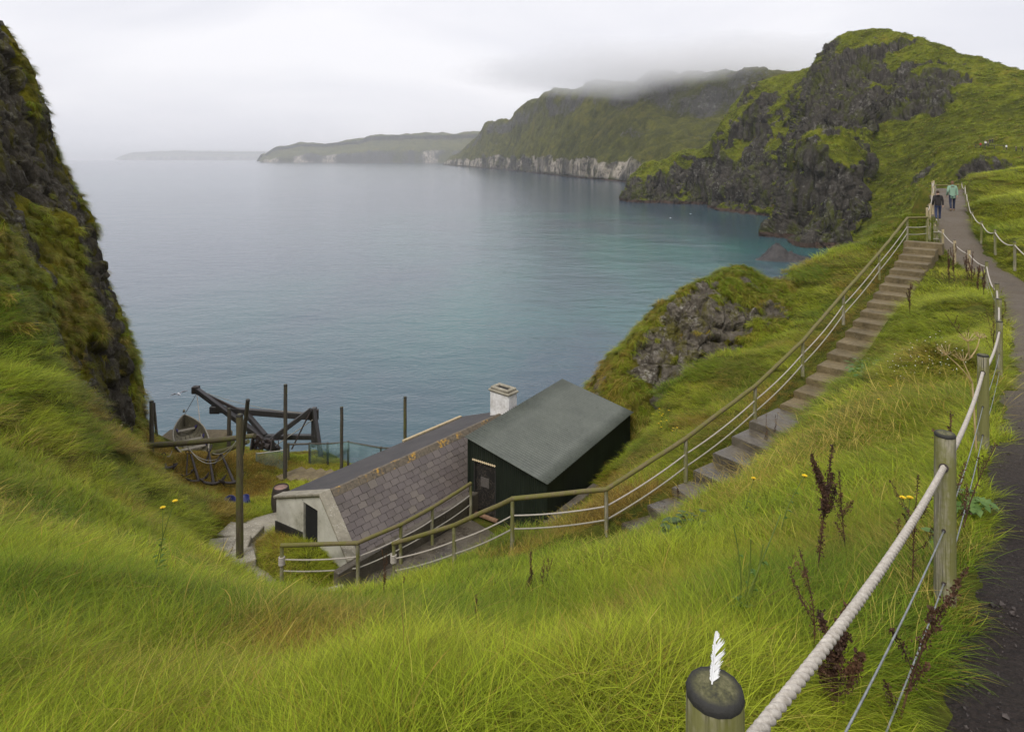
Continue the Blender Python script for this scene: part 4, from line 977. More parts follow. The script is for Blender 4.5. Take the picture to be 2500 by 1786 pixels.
# slates, each its own piece
sl_len = math.hypot(W1, D1); sdir = (cn * W1 - UP * D1).normalized(); snor = (cn * D1 + UP * W1).normalized()
SW, SE = 0.285, 0.187
variants = []
for q in range(5):
    mb = MB(); j = [random.uniform(-0.010, 0.010) for _ in range(4)]
    w, l, th = SW - 0.014, SE * 1.45, 0.011
    ol = [(-w / 2, 0), (w / 2, 0), (w / 2 + j[0] * 0.3, l - 0.02 + j[0]), (w / 2 - 0.02, l + j[1]), (-w / 2 + 0.012, l + j[2]), (-w / 2, l - 0.015 + j[3])]
    mb.prism([(x, y, 0) for x, y in ol], (0, 0, th)); me = mb.mesh('slate'); me.materials.append(MT['slate']); variants.append(me)
R3 = Matrix((cu, sdir, snor)).transposed()
shed_o = Vector((-1.3885, 20.8924, -9.0)); sh_a = 0.578; su = Vector((math.sin(sh_a), math.cos(sh_a), 0)); sn = Vector((math.cos(sh_a), -math.sin(sh_a), 0)); SL, SWD, SDZ = 6.37, 2.88, 0.654
nrow = int((sl_len - 0.20) / SE) + 1
for r in range(nrow):
    s0 = 0.17 + r * SE; x = 0.285 - (SW / 2 if r % 2 else 0.0)
    first = True
    while x < CL - 0.1:
        w = SW
        p = cA + cu * (x + w / 2) + sdir * s0
        loc = p + snor * 0.010 + snor * 0.002 * random.random()
        rel = p + sdir * 0.1 - shed_o
        ins = rel.dot(sn) > -0.03 and rel.dot(su) > -0.03
        if not ins:
            o = bpy.data.objects.new('slate', random.choice(variants)); COL.objects.link(o); o.parent = roof
            tilt = Matrix.Rotation(0.075 + random.uniform(-.012, .012), 3, 'X') @ Matrix.Rotation(random.uniform(-.015, .015), 3, 'Z')
            o.matrix_local = Matrix.Translation(loc - co) @ (R3 @ tilt).to_4x4()
        x += w
# chimney
ch = MB(); cc_ = cpt(CL - 0.10, -0.05, 0); Rz = Matrix((cu, cn, UP)).transposed()
Rc = Matrix((cn, cu, UP)).transposed() if False else Rz
chim = MB().box(cc_ + Vector((0, 0, 0.12)), (0.50, 0.92, 1.34), Rz, 0.03).build('chimney', MT['white_render'], cot)
capm = MB(); zc = 0.80
capm.box(cc_ + Vector((0, 0, zc)), (0.60, 1.02, 0.09), Rz, 0.03)
for sx, sy, lx, ly in ((0.19, 0, 0.13, 0.86), (-0.19, 0, 0.13, 0.86), (0, 0.36, 0.25, 0.14), (0, -0.36, 0.25, 0.14)):
    capm.box(cc_ + Rz @ Vector((sx, sy, 0)) + Vector((0, 0, zc + 0.09)), (lx, ly, 0.1), Rz, 0.025)
capm.build('chimney_cap', MT['concrete_pale'], chim)
MB().box(cc_ + Vector((0, 0, zc + 0.06)), (0.24, 0.55, 0.04), Rz).build('flue', MT['inside_shade'], chim)  # black slab; the shade down the flue is put into its colour

# ------------------------------------------------------------------ corrugated shed
def tin_mat(name, c1, c2, rough):
    m = Mat(name); v = m.coord(); a = m.noise(v, 1.2, 5); b = m.noise(v, 14, 5, 0.7); s = m.noise(m.coord((9, 9, 0.5)), 1.2, 4)
    col = m.ramp(m.math('ADD', m.math('MULTIPLY', a, 0.5), m.math('MULTIPLY', s, 0.5)), [(0.35, c1), (0.65, c2)])
    m.bsdf(col, rough, m.bump(b, 0.15, 0.004), Specular_IOR_Level=0.4); return m.m
MT['tin_roof'] = tin_mat('grey_green_tin', (0.060, 0.068, 0.056), (0.092, 0.102, 0.084), 0.5)
MT['tin_wall'] = tin_mat('dark_green_tin', (0.004, 0.007, 0.004), (0.015, 0.021, 0.013), 0.55)
shed = thing('corrugated_shed', 'dark green corrugated iron shed with a grey-green tin roof behind the handrail', 'shed', (shed_o.x, shed_o.y, -11.6))
so = Vector(shed.location)
def spt(t, w, z): return shed_o + su * t + sn * w + UP * (z - SDZ * w / SWD * 0) - so
def zroof(w): return -SDZ * w / SWD
def corrugated(name, fn, n0, n1, mat, parent, amp_dir, pitch=0.076, amp=0.009, rows_=2):
    """fn(a, b) -> point, a across the waves in metres, b in 0..1 along them"""
    per = 6; na = int((n1 - n0) / pitch * per) + 1
    a = np.linspace(n0, n1, na); V = []
    for x in a:
        off = amp_dir * (amp * math.sin(2 * math.pi * x / pitch))
        for b in np.linspace(0, 1, rows_): V.append(tuple(fn(x, b) + off))
    me = mesh_np(name, np.array(V), grid_faces(na, rows_))
    o = link(name, me, mat, parent); return o
sr_n = (UP * SWD + sn * SDZ).normalized()
ov = 0.10
shr = corrugated('roof', lambda x, b: spt(x, -ov + b * (SWD + 2 * ov), zroof(-ov + b * (SWD + 2 * ov)) + 0.03), -0.12, SL + 0.12, MT['tin_roof'], shed, sr_n, 0.125, 0.026, 6)
md = shr.modifiers.new('thickness', 'SOLIDIFY'); md.thickness = 0.003
mb = MB()
for rr in (0.03, 0.34, 0.66, 0.97):
    x = 0.05
    while x < SL:
        mb.box(spt(x, rr * SWD, zroof(rr * SWD) + 0.045), (0.02, 0.02, 0.012)); x += 0.34
mb.build('roof_screws', MT['iron'], shr)['kind'] = 'stuff'
wb = -2.65
# front wall with the doorway (w from 0 to SWD at t = 0)
DW0, DW1, DZT = 0.22, 1.02, -0.62
def front(w0, w1, z_lo, name='front_wall'):
    corrugated(name, lambda x, b: spt(0, x, (z_lo if z_lo is not None else wb) * (1 - b) + (zroof(x) - 0.01) * b), w0, w1, MT['tin_wall'], shed, su, 0.076, 0.008, 2)
front(0, DW0, None); front(DW1, SWD, None); front(DW0, DW1, DZT)
corrugated('side_wall', lambda x, b: spt(x, SWD, wb * (1 - b) + (zroof(SWD) - 0.01) * b), 0, SL, MT['tin_wall'], shed, sn, 0.076, 0.008, 2)
corrugated('side_wall', lambda x, b: spt(x, 0, wb * (1 - b) + (zroof(0) - 0.01) * b), 0, SL, MT['tin_wall'], shed, sn, 0.076, 0.008, 2)
corrugated('back_wall', lambda x, b: spt(SL, x, wb * (1 - b) + (zroof(x) - 0.01) * b), 0, SWD, MT['tin_wall'], shed, su, 0.076, 0.008, 2)
for w in (0.0, SWD):
    MB().beam(spt(-0.015, w, wb), spt(-0.015, w, zroof(w) - 0.03), 0.07, 0.07).build('corner_strip', MT['tin_wall'], shed)
def door_mat():
    m = Mat('flaking_black_door'); v = m.coord(); a = m.noise(v, 3.2, 5, 0.6, 1.0); b = m.noise(v, 16, 5, 0.7)
    edge = m.math('ABSOLUTE', m.math('SUBTRACT', a, 0.5)); f = m.ramp(edge, [(0.004, 1), (0.02, 0)])
    col = m.ramp(b, [(0.3, (0.005, 0.005, 0.005)), (0.7, (0.02, 0.018, 0.016))])
    col = m.mix(m.math('MULTIPLY', f, 0.45), col, (0.16, 0.13, 0.10)); col = m.mix(m.ramp(m.math('MULTIPLY', a, b), [(0.34, 0), (0.40, 0.7)]), col, (0.20, 0.15, 0.10))
    m.bsdf(col, 0.5, m.bump(a, 0.4, 0.01)); return m.m
door = MB().prism([spt(0.05, DW0 + 0.01, wb + 0.12), spt(0.05, DW1 - 0.01, wb + 0.12), spt(0.05, DW1 - 0.01, DZT - 0.02), spt(0.05, DW0 + 0.01, DZT - 0.02)], su * 0.04).build('door', door_mat(), shed)
MT['plaque'] = simple('grey_plaque', (0.07, 0.062, 0.055), (0.12, 0.105, 0.095), 30, 0.6, 0.1, 0.002)
MB().prism([spt(0.035, DW0 + 0.22, DZT - 0.82), spt(0.035, DW0 + 0.54, DZT - 0.82), spt(0.035, DW0 + 0.54, DZT - 0.52), spt(0.035, DW0 + 0.22, DZT - 0.52)], su * 0.012).build('notice', MT['plaque'], door)
for w in (DW0 - 0.01, DW1 + 0.01): MB().beam(spt(0.02, w, wb), spt(0.02, w, DZT), 0.05, 0.07).build('door_frame', MT['black_wood'], shed)
corrugated('door_flashing', lambda x, b: spt(-0.02 - 0.05 * (1 - b), x, DZT - 0.015 + 0.03 * b), DW0 - 0.05, DW1 + 0.05, MT['newpost'], shed, UP, 0.076, 0.012, 2)
MT['sill_wood'] = simple('worn_orange_sill', (0.14, 0.075, 0.04), (0.28, 0.17, 0.10), 12, 0.8, 0.4, 0.005)
MB().beam(spt(-0.08, DW0 - 0.05, wb + 0.36), spt(-0.08, DW1 + 0.15, wb + 0.36), 0.12, 0.08, bev=0.01).build('door_sill', MT['sill_wood'], shed)
MB().box(spt(SL / 2, SWD / 2, wb + 0.0), (SWD - 0.02, SL - 0.02, 0.3), Matrix((sn, su, UP)).transposed()).build('floor_slab', MT['concrete'], shed)
MB().beam(spt(-0.1, SWD + 0.06, wb + 0.55), spt(2.4, SWD + 0.5, wb + 0.75), 0.25, 0.7, bev=0.03).build('retaining_wall', MT['concrete'], shed)

# ------------------------------------------------------------------ net poles, spars
def pole(label, px_top, px_base, d_top, d_base, r, mat, split=False, group='tall net poles by the landing place'):
    b = P(*px_base, d_base); t = P(*px_top, d_top)
    b.z = min(b.z, Hs(b.x, b.y)) if abs(b.z - Hs(b.x, b.y)) < 1.2 else b.z
    n = 7; pts = [(b - Vector((0, 0, 0.3))).lerp(t, k / n) - b + Vector((random.uniform(-1, 1), random.uniform(-1, 1), 0)) * (0.008 if 0 < k < n else 0) for k in range(n + 1)]
    th = thing('net_pole', label, 'pole', tuple(b), group=group)
    MB().tube(pts, [r * (1.06 - 0.10 * k / n) for k in range(n + 1)], 12, wob=0.03).build('shaft', mat, th)
    MB().lathe([(r * 0.97, -0.05), (r * 1.0, 0.005), (r * 0.8, 0.02), (0.001, 0.025)], 12, pts[-1]).build('pole_top', MT['capwood'], th)
    return th
pole('thick mossy green pole standing nearest, left of the cottage', (585,1012), (585,1398), 18, 18, 0.095, MT['old_pole'])
pole('dark leaning pole close behind the thick mossy pole', (605,976), (590,1090), 23.5, 24.5, 0.075, MT['dark_pole'])
pole('short weathered pole between the boat and the crane', (560,997), (558,1092), 27.5, 27.5, 0.08, MT['dark_pole'])
pole('tall black pole standing in front of the crane frame', (697,939), (696,1152), 25.8, 25.8, 0.075, MT['dark_pole'])
pole('slim dark pole beside the green net fence', (834,994), (834,1162), 25.2, 25.2, 0.065, MT['dark_pole'])
pole('pale slim pole rising from behind the slate roof ridge', (989,969), (989,1120), 27.2, 27.2, 0.07, MT['old_pole'])
pole('dark pole at the foot of the crag left of the boat', (370,979), (371,1112), 26.6, 26.6, 0.085, MT['dark_pole'])
pole('thin leaning pole behind the one at the foot of the crag', (376,984), (385,1082), 30, 30, 0.06, MT['dark_pole'])
def spar(name, label, a, b, r, mat):
    a, b = P(*a), P(*b); n = 9
    return tag(MB().tube([a.lerp(b, k / n) + Vector((0, 0, -0.04 * math.sin(math.pi * k / n))) for k in range(n + 1)], [r * (1.05 - 0.15 * k / n) for k in range(n + 1)], 10, wob=0.04).build(name, mat, None), label, 'spar')
spar('long_spar', 'long round spar lashed level between the poles in front of the boat', (348,1088,26.3), (622,1063,25.2), 0.105, MT['old_pole'])
spar('short_spar', 'broken end of a second spar sloping down behind the mossy pole', (520,1106,25.4), (606,1077,24.6), 0.09, MT['old_pole'])
lr = MB()
for a, b, s in (((452,1085,26.2),(560,1100,25.3),0.5),((520,1106,25.2),(588,1060,22),0.25),((588,1058,22),(455,1083,26),0.9),((408,1113,25.6),(420,1100,26),0.1)):
    lr.tube(sag(P(*a), P(*b), s, 12), 0.014, 5)
tag(lr.build('slack_line', MT['rope_grey']), 'slack grey line hanging between the spar and the mossy pole', 'rope')

# ------------------------------------------------------------------ the crane
cr = thing('timber_crane', 'black tarred timber derrick crane with a long jib over the water', 'crane', tuple(P(672,1100,29.5)))
o = Vector(cr.location); Q = lambda x, y, d: P(x, y, d) - o
def cbeam(name, a, b, w, h=None, parent=cr, mat='black_wood'): return MB().beam(Q(*a), Q(*b), w, h or w, bev=0.02).build(name, MT[mat], parent)
jib = cbeam('jib', (478,950,33.0), (680,1098,29.2), 0.22, 0.26)
MB().box(Q(478,951,33.0), (0.34, 0.3, 0.36), bev=0.03).build('jib_head', MT['iron'], jib)
cbeam('jib_splice', (610,1047,30.4), (662,1086,29.5), 0.30, 0.34)
cbeam('head_beam', (520,998,32.0), (770,1017,29.8), 0.24, 0.27)
MB().box(Q(526,999,31.95), (0.5, 0.3, 0.36), bev=0.03).build('beam_end', MT['black_wood'], cr)
for dy in (0, 5): MB().tube([Q(492,956 + dy * 0.4,32.8), Q(584,1000 + dy * 0.8,31.3)], 0.05, 8).build('tie_rod', MT['iron'], cr)
cbeam('strut', (600,1008,31.2), (648,1064,29.8), 0.2, 0.24)
cbeam('sill_beam', (634,1066,29.9), (772,1066,29.6), 0.20, 0.22)
cbeam('mast', (767,994,29.7), (767,1090,29.6), 0.22, 0.22)
cbeam('back_leg', (766,997,29.55), (786,1130,28.8), 0.17, 0.2)
cbeam('brace', (760,999,29.5), (645,1086,29.2), 0.16, 0.2)
MB().tube([Q(757,1006,29.4), Q(712,1096,29.0)], 0.035, 7).build('stay_rod', MT['iron'], cr)
for x in (760, 774): MB().box(Q(x,1012,29.6), (0.12, 0.16, 0.5), bev=0.02).build('mast_plate', MT['iron'], cr)
wr = MB()
wr.tube(sag(Q(488,953,32.9), Q(735,1008,30.0), 0.18, 14), 0.012, 5)
wr.tube([Q(662,1094,29.1), Q(767,1022,29.5)], 0.018, 5)
wr.build('hoist_rope', MT['rope_grey'], cr)
MB().tube([Q(480,957,33.0), Q(486,1010,31.4), Q(494,1080,29.6)], 0.02, 6).build('fall_rope', MT['rope'], cr)
MB().tube([Q(479,962,33.0), Q(448,1016,31.6)], 0.016, 6).build('bow_rope', MT['iron'], cr)
win = MB()
wc = Q(634,1092,28.8)
for y in (-0.32, 0.0, 0.30):
    win.lathe([(0.0, -0.04), (0.30 - abs(y) * 0.2, -0.04), (0.30 - abs(y) * 0.2, 0.04), (0.0, 0.04)], 18)
winch = thing('hand_winch', 'rusty black geared hand winch at the foot of the crane', 'winch', tuple(P(636,1104,28.8)))
wo = Vector(winch.location)
def wheel(name, c, r, th, ax, teeth=0, parent=winch, mat='iron'):
    mb = MB(); n = 24; ax = Vector(ax).normalized(); y = ax.cross(UP).normalized(); z = ax.cross(y)
    for s in (-1, 1): pass
    prof = [(r * 0.72, -th), (r, -th), (r, th), (r * 0.72, th)]
    vs = []; 
    for (rr, h) in prof:
        for j in range(n):
            q = rr * (1 + (0.07 if teeth and j % 2 else 0) * (rr == r)); a = 2 * math.pi * j / n
            vs.append(Vector(c) + ax * h + (y * math.cos(a) + z * math.sin(a)) * q)
    fs = [(k * n + j, k * n + (j + 1) % n, ((k + 1) % 4) * n + (j + 1) % n, ((k + 1) % 4) * n + j) for k in range(4) for j in range(n)]
    mb.add(vs, fs)
    for a in np.arange(0, math.pi, math.pi / 3): mb.beam(Vector(c) + (y * math.cos(a) + z * math.sin(a)) * r * 0.75, Vector(c) - (y * math.cos(a) + z * math.sin(a)) * r * 0.75, th * 1.4, th * 1.4)
    return mb.build(name, MT[mat], parent)
wheel('gear_wheel', (-0.12, 0, 0.42), 0.36, 0.05, (0.5, 1, 0), 1); wheel('gear_wheel', (0.30, 0.12, 0.30), 0.24, 0.05, (0.5, 1, 0), 1)
MB().tube([(-0.35, 0.25, 0.3), (0.45, -0.1, 0.28)], 0.13, 14).build('drum', MT['iron'], winch)
for x in (-0.4, 0.5): MB().prism([(x, -0.3, 0), (x, 0.35, 0), (x, 0.1, 0.62), (x, -0.05, 0.62)], (0.05, 0, 0)).build('side_frame', MT['iron'], winch)
MB().tube([(0.55, 0, 0.55), (0.8, 0, 0.55), (0.8, 0.0, 0.2), (0.95, 0, 0.2)], 0.02, 6).build('crank', MT['iron'], winch)

# ------------------------------------------------------------------ the boat on the ledge
MT['boat_wood'] = simple('bleached_boat_planking', (0.14, 0.125, 0.09), (0.32, 0.29, 0.23), 5, 0.8, 0.3, 0.006, (1, 4, 4))
MT['boat_in'] = simple('weathered_boat_inside', (0.07, 0.062, 0.035), (0.22, 0.195, 0.13), 6, 0.8, 0.3, 0.006, (1, 4, 4))
MT['boat_blue'] = simple('faded_indigo_paint', (0.028, 0.02, 0.095), (0.07, 0.055, 0.19), 8, 0.6, 0.2, 0.004)
bow, stern = P(449,1019,31.2), P(480,1108,27.6)
stern.z = -12.62; bow.z = -12.40
boat = thing('rowing_boat', 'open wooden rowing boat with indigo knees drawn up on the ledge', 'boat', tuple((bow + stern) / 2 - Vector((0, 0, 0.75))))
bo = Vector(boat.location); bx = (bow - stern); BL = bx.length; bx.normalize(); by = UP.cross(bx).normalized(); bz = bx.cross(by)
BM = lambda s, w, z: stern + bx * (s * BL) + by * w + bz * z - bo
def hull_pt(s, a, inner=0.0):
    """s 0 stern .. 1 bow, a -1..1 from gunwale round the keel to gunwale"""
    beam = 0.66 * (0.74 + 0.26 * sstep(0, 0.35, s)) * (1 - max(0, (s - 0.45) / 0.55) ** 2.3)
    depth = 0.62 - 0.05 * s
    sheer = 0.10 * (s - 0.4) ** 2 + 0.16 * max(0, s - 0.6) ** 1.5
    w = math.copysign(abs(math.sin(a * math.pi / 2)) ** 0.75, a) * (beam - inner)
    z = -(math.cos(a * math.pi / 2) ** 0.8) * (depth - inner * 1.2) + sheer
    return BM(s, w, z)
def hullmesh(inner):
    ns, na = 26, 21
    V = [tuple(hull_pt(s, a, inner)) for s in np.linspace(0, 0.998, ns) for a in np.linspace(-1, 1, na)]
    return np.array(V), grid_faces(ns, na)
V, F = hullmesh(0.0); link('hull', mesh_np('hull', V, F), MT['boat_wood'], boat)
V, F = hullmesh(0.03); link('inner_planking', mesh_np('inner_planking', V, F), MT['boat_in'], boat)
for sd in (-1, 1):
    MB().tube([hull_pt(s, sd, -0.01) + Vector((0, 0, 0.015)) for s in np.linspace(0, 0.99, 24)], 0.034, 8).build('gunwale', MT['boat_wood'], boat)
MB().prism([hull_pt(0.0, a, 0.01) for a in np.linspace(-1, 1, 13)], bx * 0.04).build('transom', MT['boat_blue'], boat)
for s in (0.12, 0.33, 0.52, 0.78):
    w = abs((hull_pt(s, 0.72, 0.03) - hull_pt(s, -0.72, 0.03)).length) / 2
    c = (hull_pt(s, 0.72) + hull_pt(s, -0.72)) / 2
    MB().box(c, (0.20, 2 * w, 0.035), Matrix((bx, by, bz)).transposed(), 0.006).build('thwart', MT['boat_wood'], boat)
    for sd in (-1, 1):
        e = c + by * sd * (w - 0.02)
        MB().prism([e + bx * 0.13 + UP * 0.02, e - bx * 0.13 + UP * 0.02, e - bx * 0.10 + by * sd * 0.12 + UP * 0.19, e + bx * 0.10 + by * sd * 0.12 + UP * 0.19], UP * 0.03 - by * sd * 0.02).build('knee', MT['boat_blue'], boat)
for k, s in enumerate(np.linspace(0.08, 0.9, 13)):
    MB().tube([hull_pt(s, a, 0.035) for a in np.linspace(-0.96, 0.96, 13)], 0.014, 5).build('rib', MT['boat_in'], boat)
for w in (-0.22, 0, 0.22):
    MB().prism([BM(0.08, w - 0.09, -0.50), BM(0.08, w + 0.09, -0.50), BM(0.72, w * 0.8 + 0.07, -0.46), BM(0.72, w * 0.8 - 0.07, -0.46)], UP * 0.02).build('floor_board', MT['boat_in'], boat)
MB().lathe([(0.0, -0.03), (0.06, 0.0), (0.05, 0.1), (0.0, 0.14)], 10, tuple(hull_pt(0.995, 0.0) - Vector((0, 0, 0)) + bz * 0.72)).build('stem_post', MT['boat_wood'], boat)

# ledge the boat rests on
MB().box((0, 0, 0), (3.2, 3.4, 0.35), bev=0.08).build('boat_ledge', MT['concrete_moss']).location = (-15.6, 30.8, -13.72)
tag(bpy.data.objects['boat_ledge'], 'pale concrete ledge under the rowing boat', 'ledge')

# ------------------------------------------------------------------ anchors leaning on the bank
def anchor(label, top, crown, d0, d1, arm_rot, size, thin=False):
    a, c = P(*top, d0), P(*crown, d1); g = Hs(c.x, c.y)
    c.z = max(c.z, g + 0.03) if abs(c.z - g) < 0.9 else c.z
    t = thing('anchor', label, 'anchor', tuple(c), group='old anchors leaning on the bank'); a = a - c
    r = 0.028 if thin else 0.055
    MB().tube([a, a * 0.5, Vector((0, 0, 0))], [r * 0.7, r * 0.85, r * 1.1], 8, wob=0.06).build('shank', MT['iron'], t)
    if size:
        ax = Vector((math.cos(arm_rot), math.sin(arm_rot), 0)); sd = a.normalized()
        for s in (-1, 1):
            pts = [ax * s * size * math.sin(q) + sd * size * 0.9 * (1 - math.cos(q)) for q in np.linspace(0, 1.15, 8)]
            MB().tube(pts, [r * (1.15 - 0.07 * k) for k in range(8)], 8).build('arm', MT['iron'], t)
            tip = pts[-2]; dr = (pts[-1] - pts[-3]).normalized(); sdv = dr.cross(ax).normalized()
            MB().prism([tip - dr * 0.13 - sdv * 0.12, tip - dr * 0.13 + sdv * 0.12, tip + dr * 0.08 + sdv * 0.05, tip + dr * 0.17, tip + dr * 0.08 - sdv * 0.05], (dr.cross(sdv)) * 0.02).build('fluke', MT['iron'], t)
    MB().tube([a + Vector((0.075 * math.cos(q), 0, 0.075 * math.sin(q) + 0.05)) for q in np.linspace(0, 6.28, 13)], 0.014, 6).build('ring', MT['iron'], t)
    return t
anchor('black anchor at the left end of the row, upright', (400,1112), (405,1183), 26.2, 25.2, 0.35, 0.42)
anchor('thin rusty anchor shank second from the left', (458,1106), (455,1180), 26.4, 25.5, 0.8, 0.28, True)
anchor('third anchor from the left, tilted with crown to the right', (466,1108), (485,1174), 26.3, 25.4, 0.5, 0.42)
anchor('fourth and heaviest anchor in the row with both arms up', (510,1102), (521,1180), 26.3, 25.2, 0.2, 0.5)
anchor('rightmost anchor of the row, leaning hard to the left', (539,1104), (571,1177), 26.2, 25.2, 0.6, 0.45)
for lab, a, b in (('iron bar leaning on the bank behind the heaviest anchor', (517,1085,26.6), (503,1127,26.1)), ('crossed iron bar leaning between the two right-hand anchors', (548,1096,26.4), (523,1133,25.8))):
    tag(MB().tube([P(*a), P(*b)], 0.04, 7, wob=0.05).build('iron_bar', MT['iron']), lab, 'iron bar')

# ------------------------------------------------------------------ barrel, blue tubs
bb = P(686,1187,22.0); bz0 = -12.08
barrel = thing('barrel', 'dark wooden barrel with a pinkish lid beside the cottage gable', 'barrel', (bb.x, bb.y, bz0)); bh = bb.z - bz0
MT['barrel'] = wood_mat('barrel_staves', (0.02, 0.016, 0.012), (0.06, 0.046, 0.035), None)
MT['lid'] = simple('pinkish_barrel_head', (0.17, 0.10, 0.075), (0.30, 0.19, 0.15), 7, 0.7, 0.3, 0.004)
nst = 18
for k in range(nst):
    a0, a1 = 2 * math.pi * k / nst, 2 * math.pi * (k + 0.94) / nst; mb = MB(); vs = []
    for z in np.linspace(0, 1, 7):
        r = 0.245 + 0.075 * math.sin(math.pi * z)
        for rr in (r, r - 0.02):
            for a in (a0, a1): vs.append((rr * math.cos(a), rr * math.sin(a), z * bh))
    fs = []
    for q in range(6):
        b = q * 4; fs += [(b, b + 1, b + 5, b + 4), (b + 3, b + 2, b + 6, b + 7), (b + 1, b + 3, b + 7, b + 5), (b + 2, b, b + 4, b + 6)]
    fs += [(0, 2, 3, 1), (24, 25, 27, 26)]
    mb.add(vs, fs).build('stave', MT['barrel'], barrel)
for z in (0.06, 0.25, 0.75, 0.94):
    r = 0.248 + 0.075 * math.sin(math.pi * z)
    MB().lathe([(r, z * bh - 0.02), (r + 0.006, z * bh - 0.02), (r + 0.006, z * bh + 0.02), (r, z * bh + 0.02)], 28).build('hoop', MT['iron'], barrel)
MB().lathe([(0.225, bh - 0.05), (0.225, bh - 0.025), (0.0005, bh - 0.022)], 28).build('lid', MT['lid'], barrel)
def tub_mat(n, c): return simple(n, tuple(v * 0.6 for v in c), c, 6, 0.4, 0.1, 0.002)
MT['tub'] = tub_mat('blue_plastic', (0.02, 0.03, 0.16))
for lab, px, py, tl in (('blue plastic tub on the grass left of the thick mossy pole', 562, 1229, 0.28), ('blue plastic tub on the grass right of the thick mossy pole', 601, 1226, -0.2)):
    c = P(px, py, 22.6); c.z = Hs(c.x, c.y) + 0.02
    t = thing('plastic_tub', lab, 'tub', tuple(c), group='blue tubs on the terrace')
    bd = MB().lathe([(0.0005, 0.0), (0.15, 0.0), (0.185, 0.26), (0.175, 0.26), (0.142, 0.02), (0.0005, 0.02)], 24).build('body', MT['tub'], t); bd.rotation_euler = (tl * 0.6 + 0.5, tl, 0)
    rm = MB().tube([(0.188 * math.cos(a), 0.188 * math.sin(a), 0.262) for a in np.linspace(0, 6.2832, 25)], 0.012, 6, cap=False).build('rim', MT['tub'], t); rm.rotation_euler = bd.rotation_euler

# ------------------------------------------------------------------ net fence and steps to the water
nf = thing('net_fence', 'low timber fence hung with blue-green fishing net behind the cottage', 'fence', tuple(P(720,1140,27.6)))
o = Vector(nf.location)
npts = [(704,1084,27.4),(756,1083,27.6),(800,1083,27.8),(850,1079,28.0),(930,1093,27.8),(985,1094,27.6)]
T = [P(*q) - o for q in npts]
for k, p in enumerate(T):
    MB().tube([p + Vector((0, 0, 0.05)), p - Vector((0, 0, 1.15))], 0.05, 8, wob=0.04).build('post', MT['dark_pole'], nf)
for a, b in zip(T[:-1], T[1:]): MB().tube([a, b], 0.04, 8).build('rail', MT['dark_pole'], nf)
def net_mat():
    m = Mat('fishing_net'); v = m.coord((1, 1, 1)); n1 = m.noise(v, 2.0, 3)
    uv = m.n('Attribute', attribute_name='st').outputs['Vector']
    s = m.n('SeparateXYZ', {'Vector': uv})
    def line(sock, k): return m.ramp(m.math('FRACT', m.math('MULTIPLY', sock, k)), [(0.24, 1), (0.30, 0)])
    a = m.math('ADD', s.outputs['X'], s.outputs['Y']); b = m.math('SUBTRACT', s.outputs['X'], s.outputs['Y'])
    f = m.math('MULTIPLY', m.math('MAXIMUM', line(a, 16.0), line(b, 16.0)), m.ramp(m.noise(v, 1.6, 4), [(0.32, 0.35), (0.6, 1.0)]))
    p = m.n('BsdfPrincipled', {'Base Color': m.ramp(n1, [(0.4, (0.07, 0.14, 0.13)), (0.6, (0.14, 0.23, 0.22))]), 'Roughness': 0.8})
    t = m.n('BsdfTransparent'); x = m.n('MixShader', {0: f, 1: t.outputs[0], 2: p.outputs[0]}); m.t.links.new(x.outputs[0], m.out.inputs['Surface']); return m.m
MT['net'] = net_mat()
def drape(top, depth, seed, bulge, mat, parent, name='net'):
    c = catmull(np.array([tuple(p) for p in top]), 140); nv = 24; V = []; ST = []
    L = np.concatenate([[0], np.cumsum(np.linalg.norm(np.diff(c, axis=0), axis=1))])
    for k in range(140):
        dd = depth * (1 + 0.18 * vnoise(np.array([[L[k] * 1.1, seed, 0.]]))[0])
        for q in range(nv):
            f = q / (nv - 1); w = 0.10 * vnoise(np.array([[L[k] * 2.6, f * 1.2, seed]]))[0] + bulge * math.sin(math.pi * f)
            V.append((c[k][0] + w * 0.5, c[k][1] - w - 0.06, c[k][2] + 0.03 - f * dd)); ST.append((L[k], f * dd * 1.2, 0))
    return link(name, mesh_np(name, np.array(V), grid_faces(140, nv), {'st': np.array(ST)}), mat, parent)
drape(T[1:], 0.85, 3.3, 0.12, MT['net'], nf); drape(T[1:4], 0.55, 9.1, 0.2, MT['net'], nf)
MT['net_pale'] = MT['net']
gn = thing('mesh_panel', 'pale see-through mesh panel fence left of the tall black pole', 'fence', tuple(P(640,1150,26.8)))
o = Vector(gn.location)
T2 = [P(626,1107,26.9) - o, P(660,1103,26.8) - o, P(700,1098,26.7) - o]
drape(T2, 0.85, 5.5, 0.02, MT['net'], gn); MB().tube(T2, 0.025, 7).build('top_wire', MT['rope_grey'], gn)
for p in (T2[0], T2[-1]): MB().tube([p + Vector((0, 0, 0.05)), p - Vector((0, 0, 0.95))], 0.035, 7).build('post', MT['post'], gn)
# a white board lying on the slope and the blue-grey steps down
ws = thing('landing_steps', 'row of pale concrete steps going down behind the cottage by the net', 'steps', tuple(P(800,1160,25.5)))
o = Vector(ws.location)
for k in range(8):
    c = P(712 + k * 24, 1160 + 2.2 * k, 26.2 - 0.12 * k) - o
    st_ = MB().box((0, 0, 0), (0.42, 1.15, 0.34), bev=0.02).build('step', MT['concrete_moss'], ws); st_.location = c + Vector((0, 0, -0.06)); st_.rotation_euler = (0, 0, -0.75)

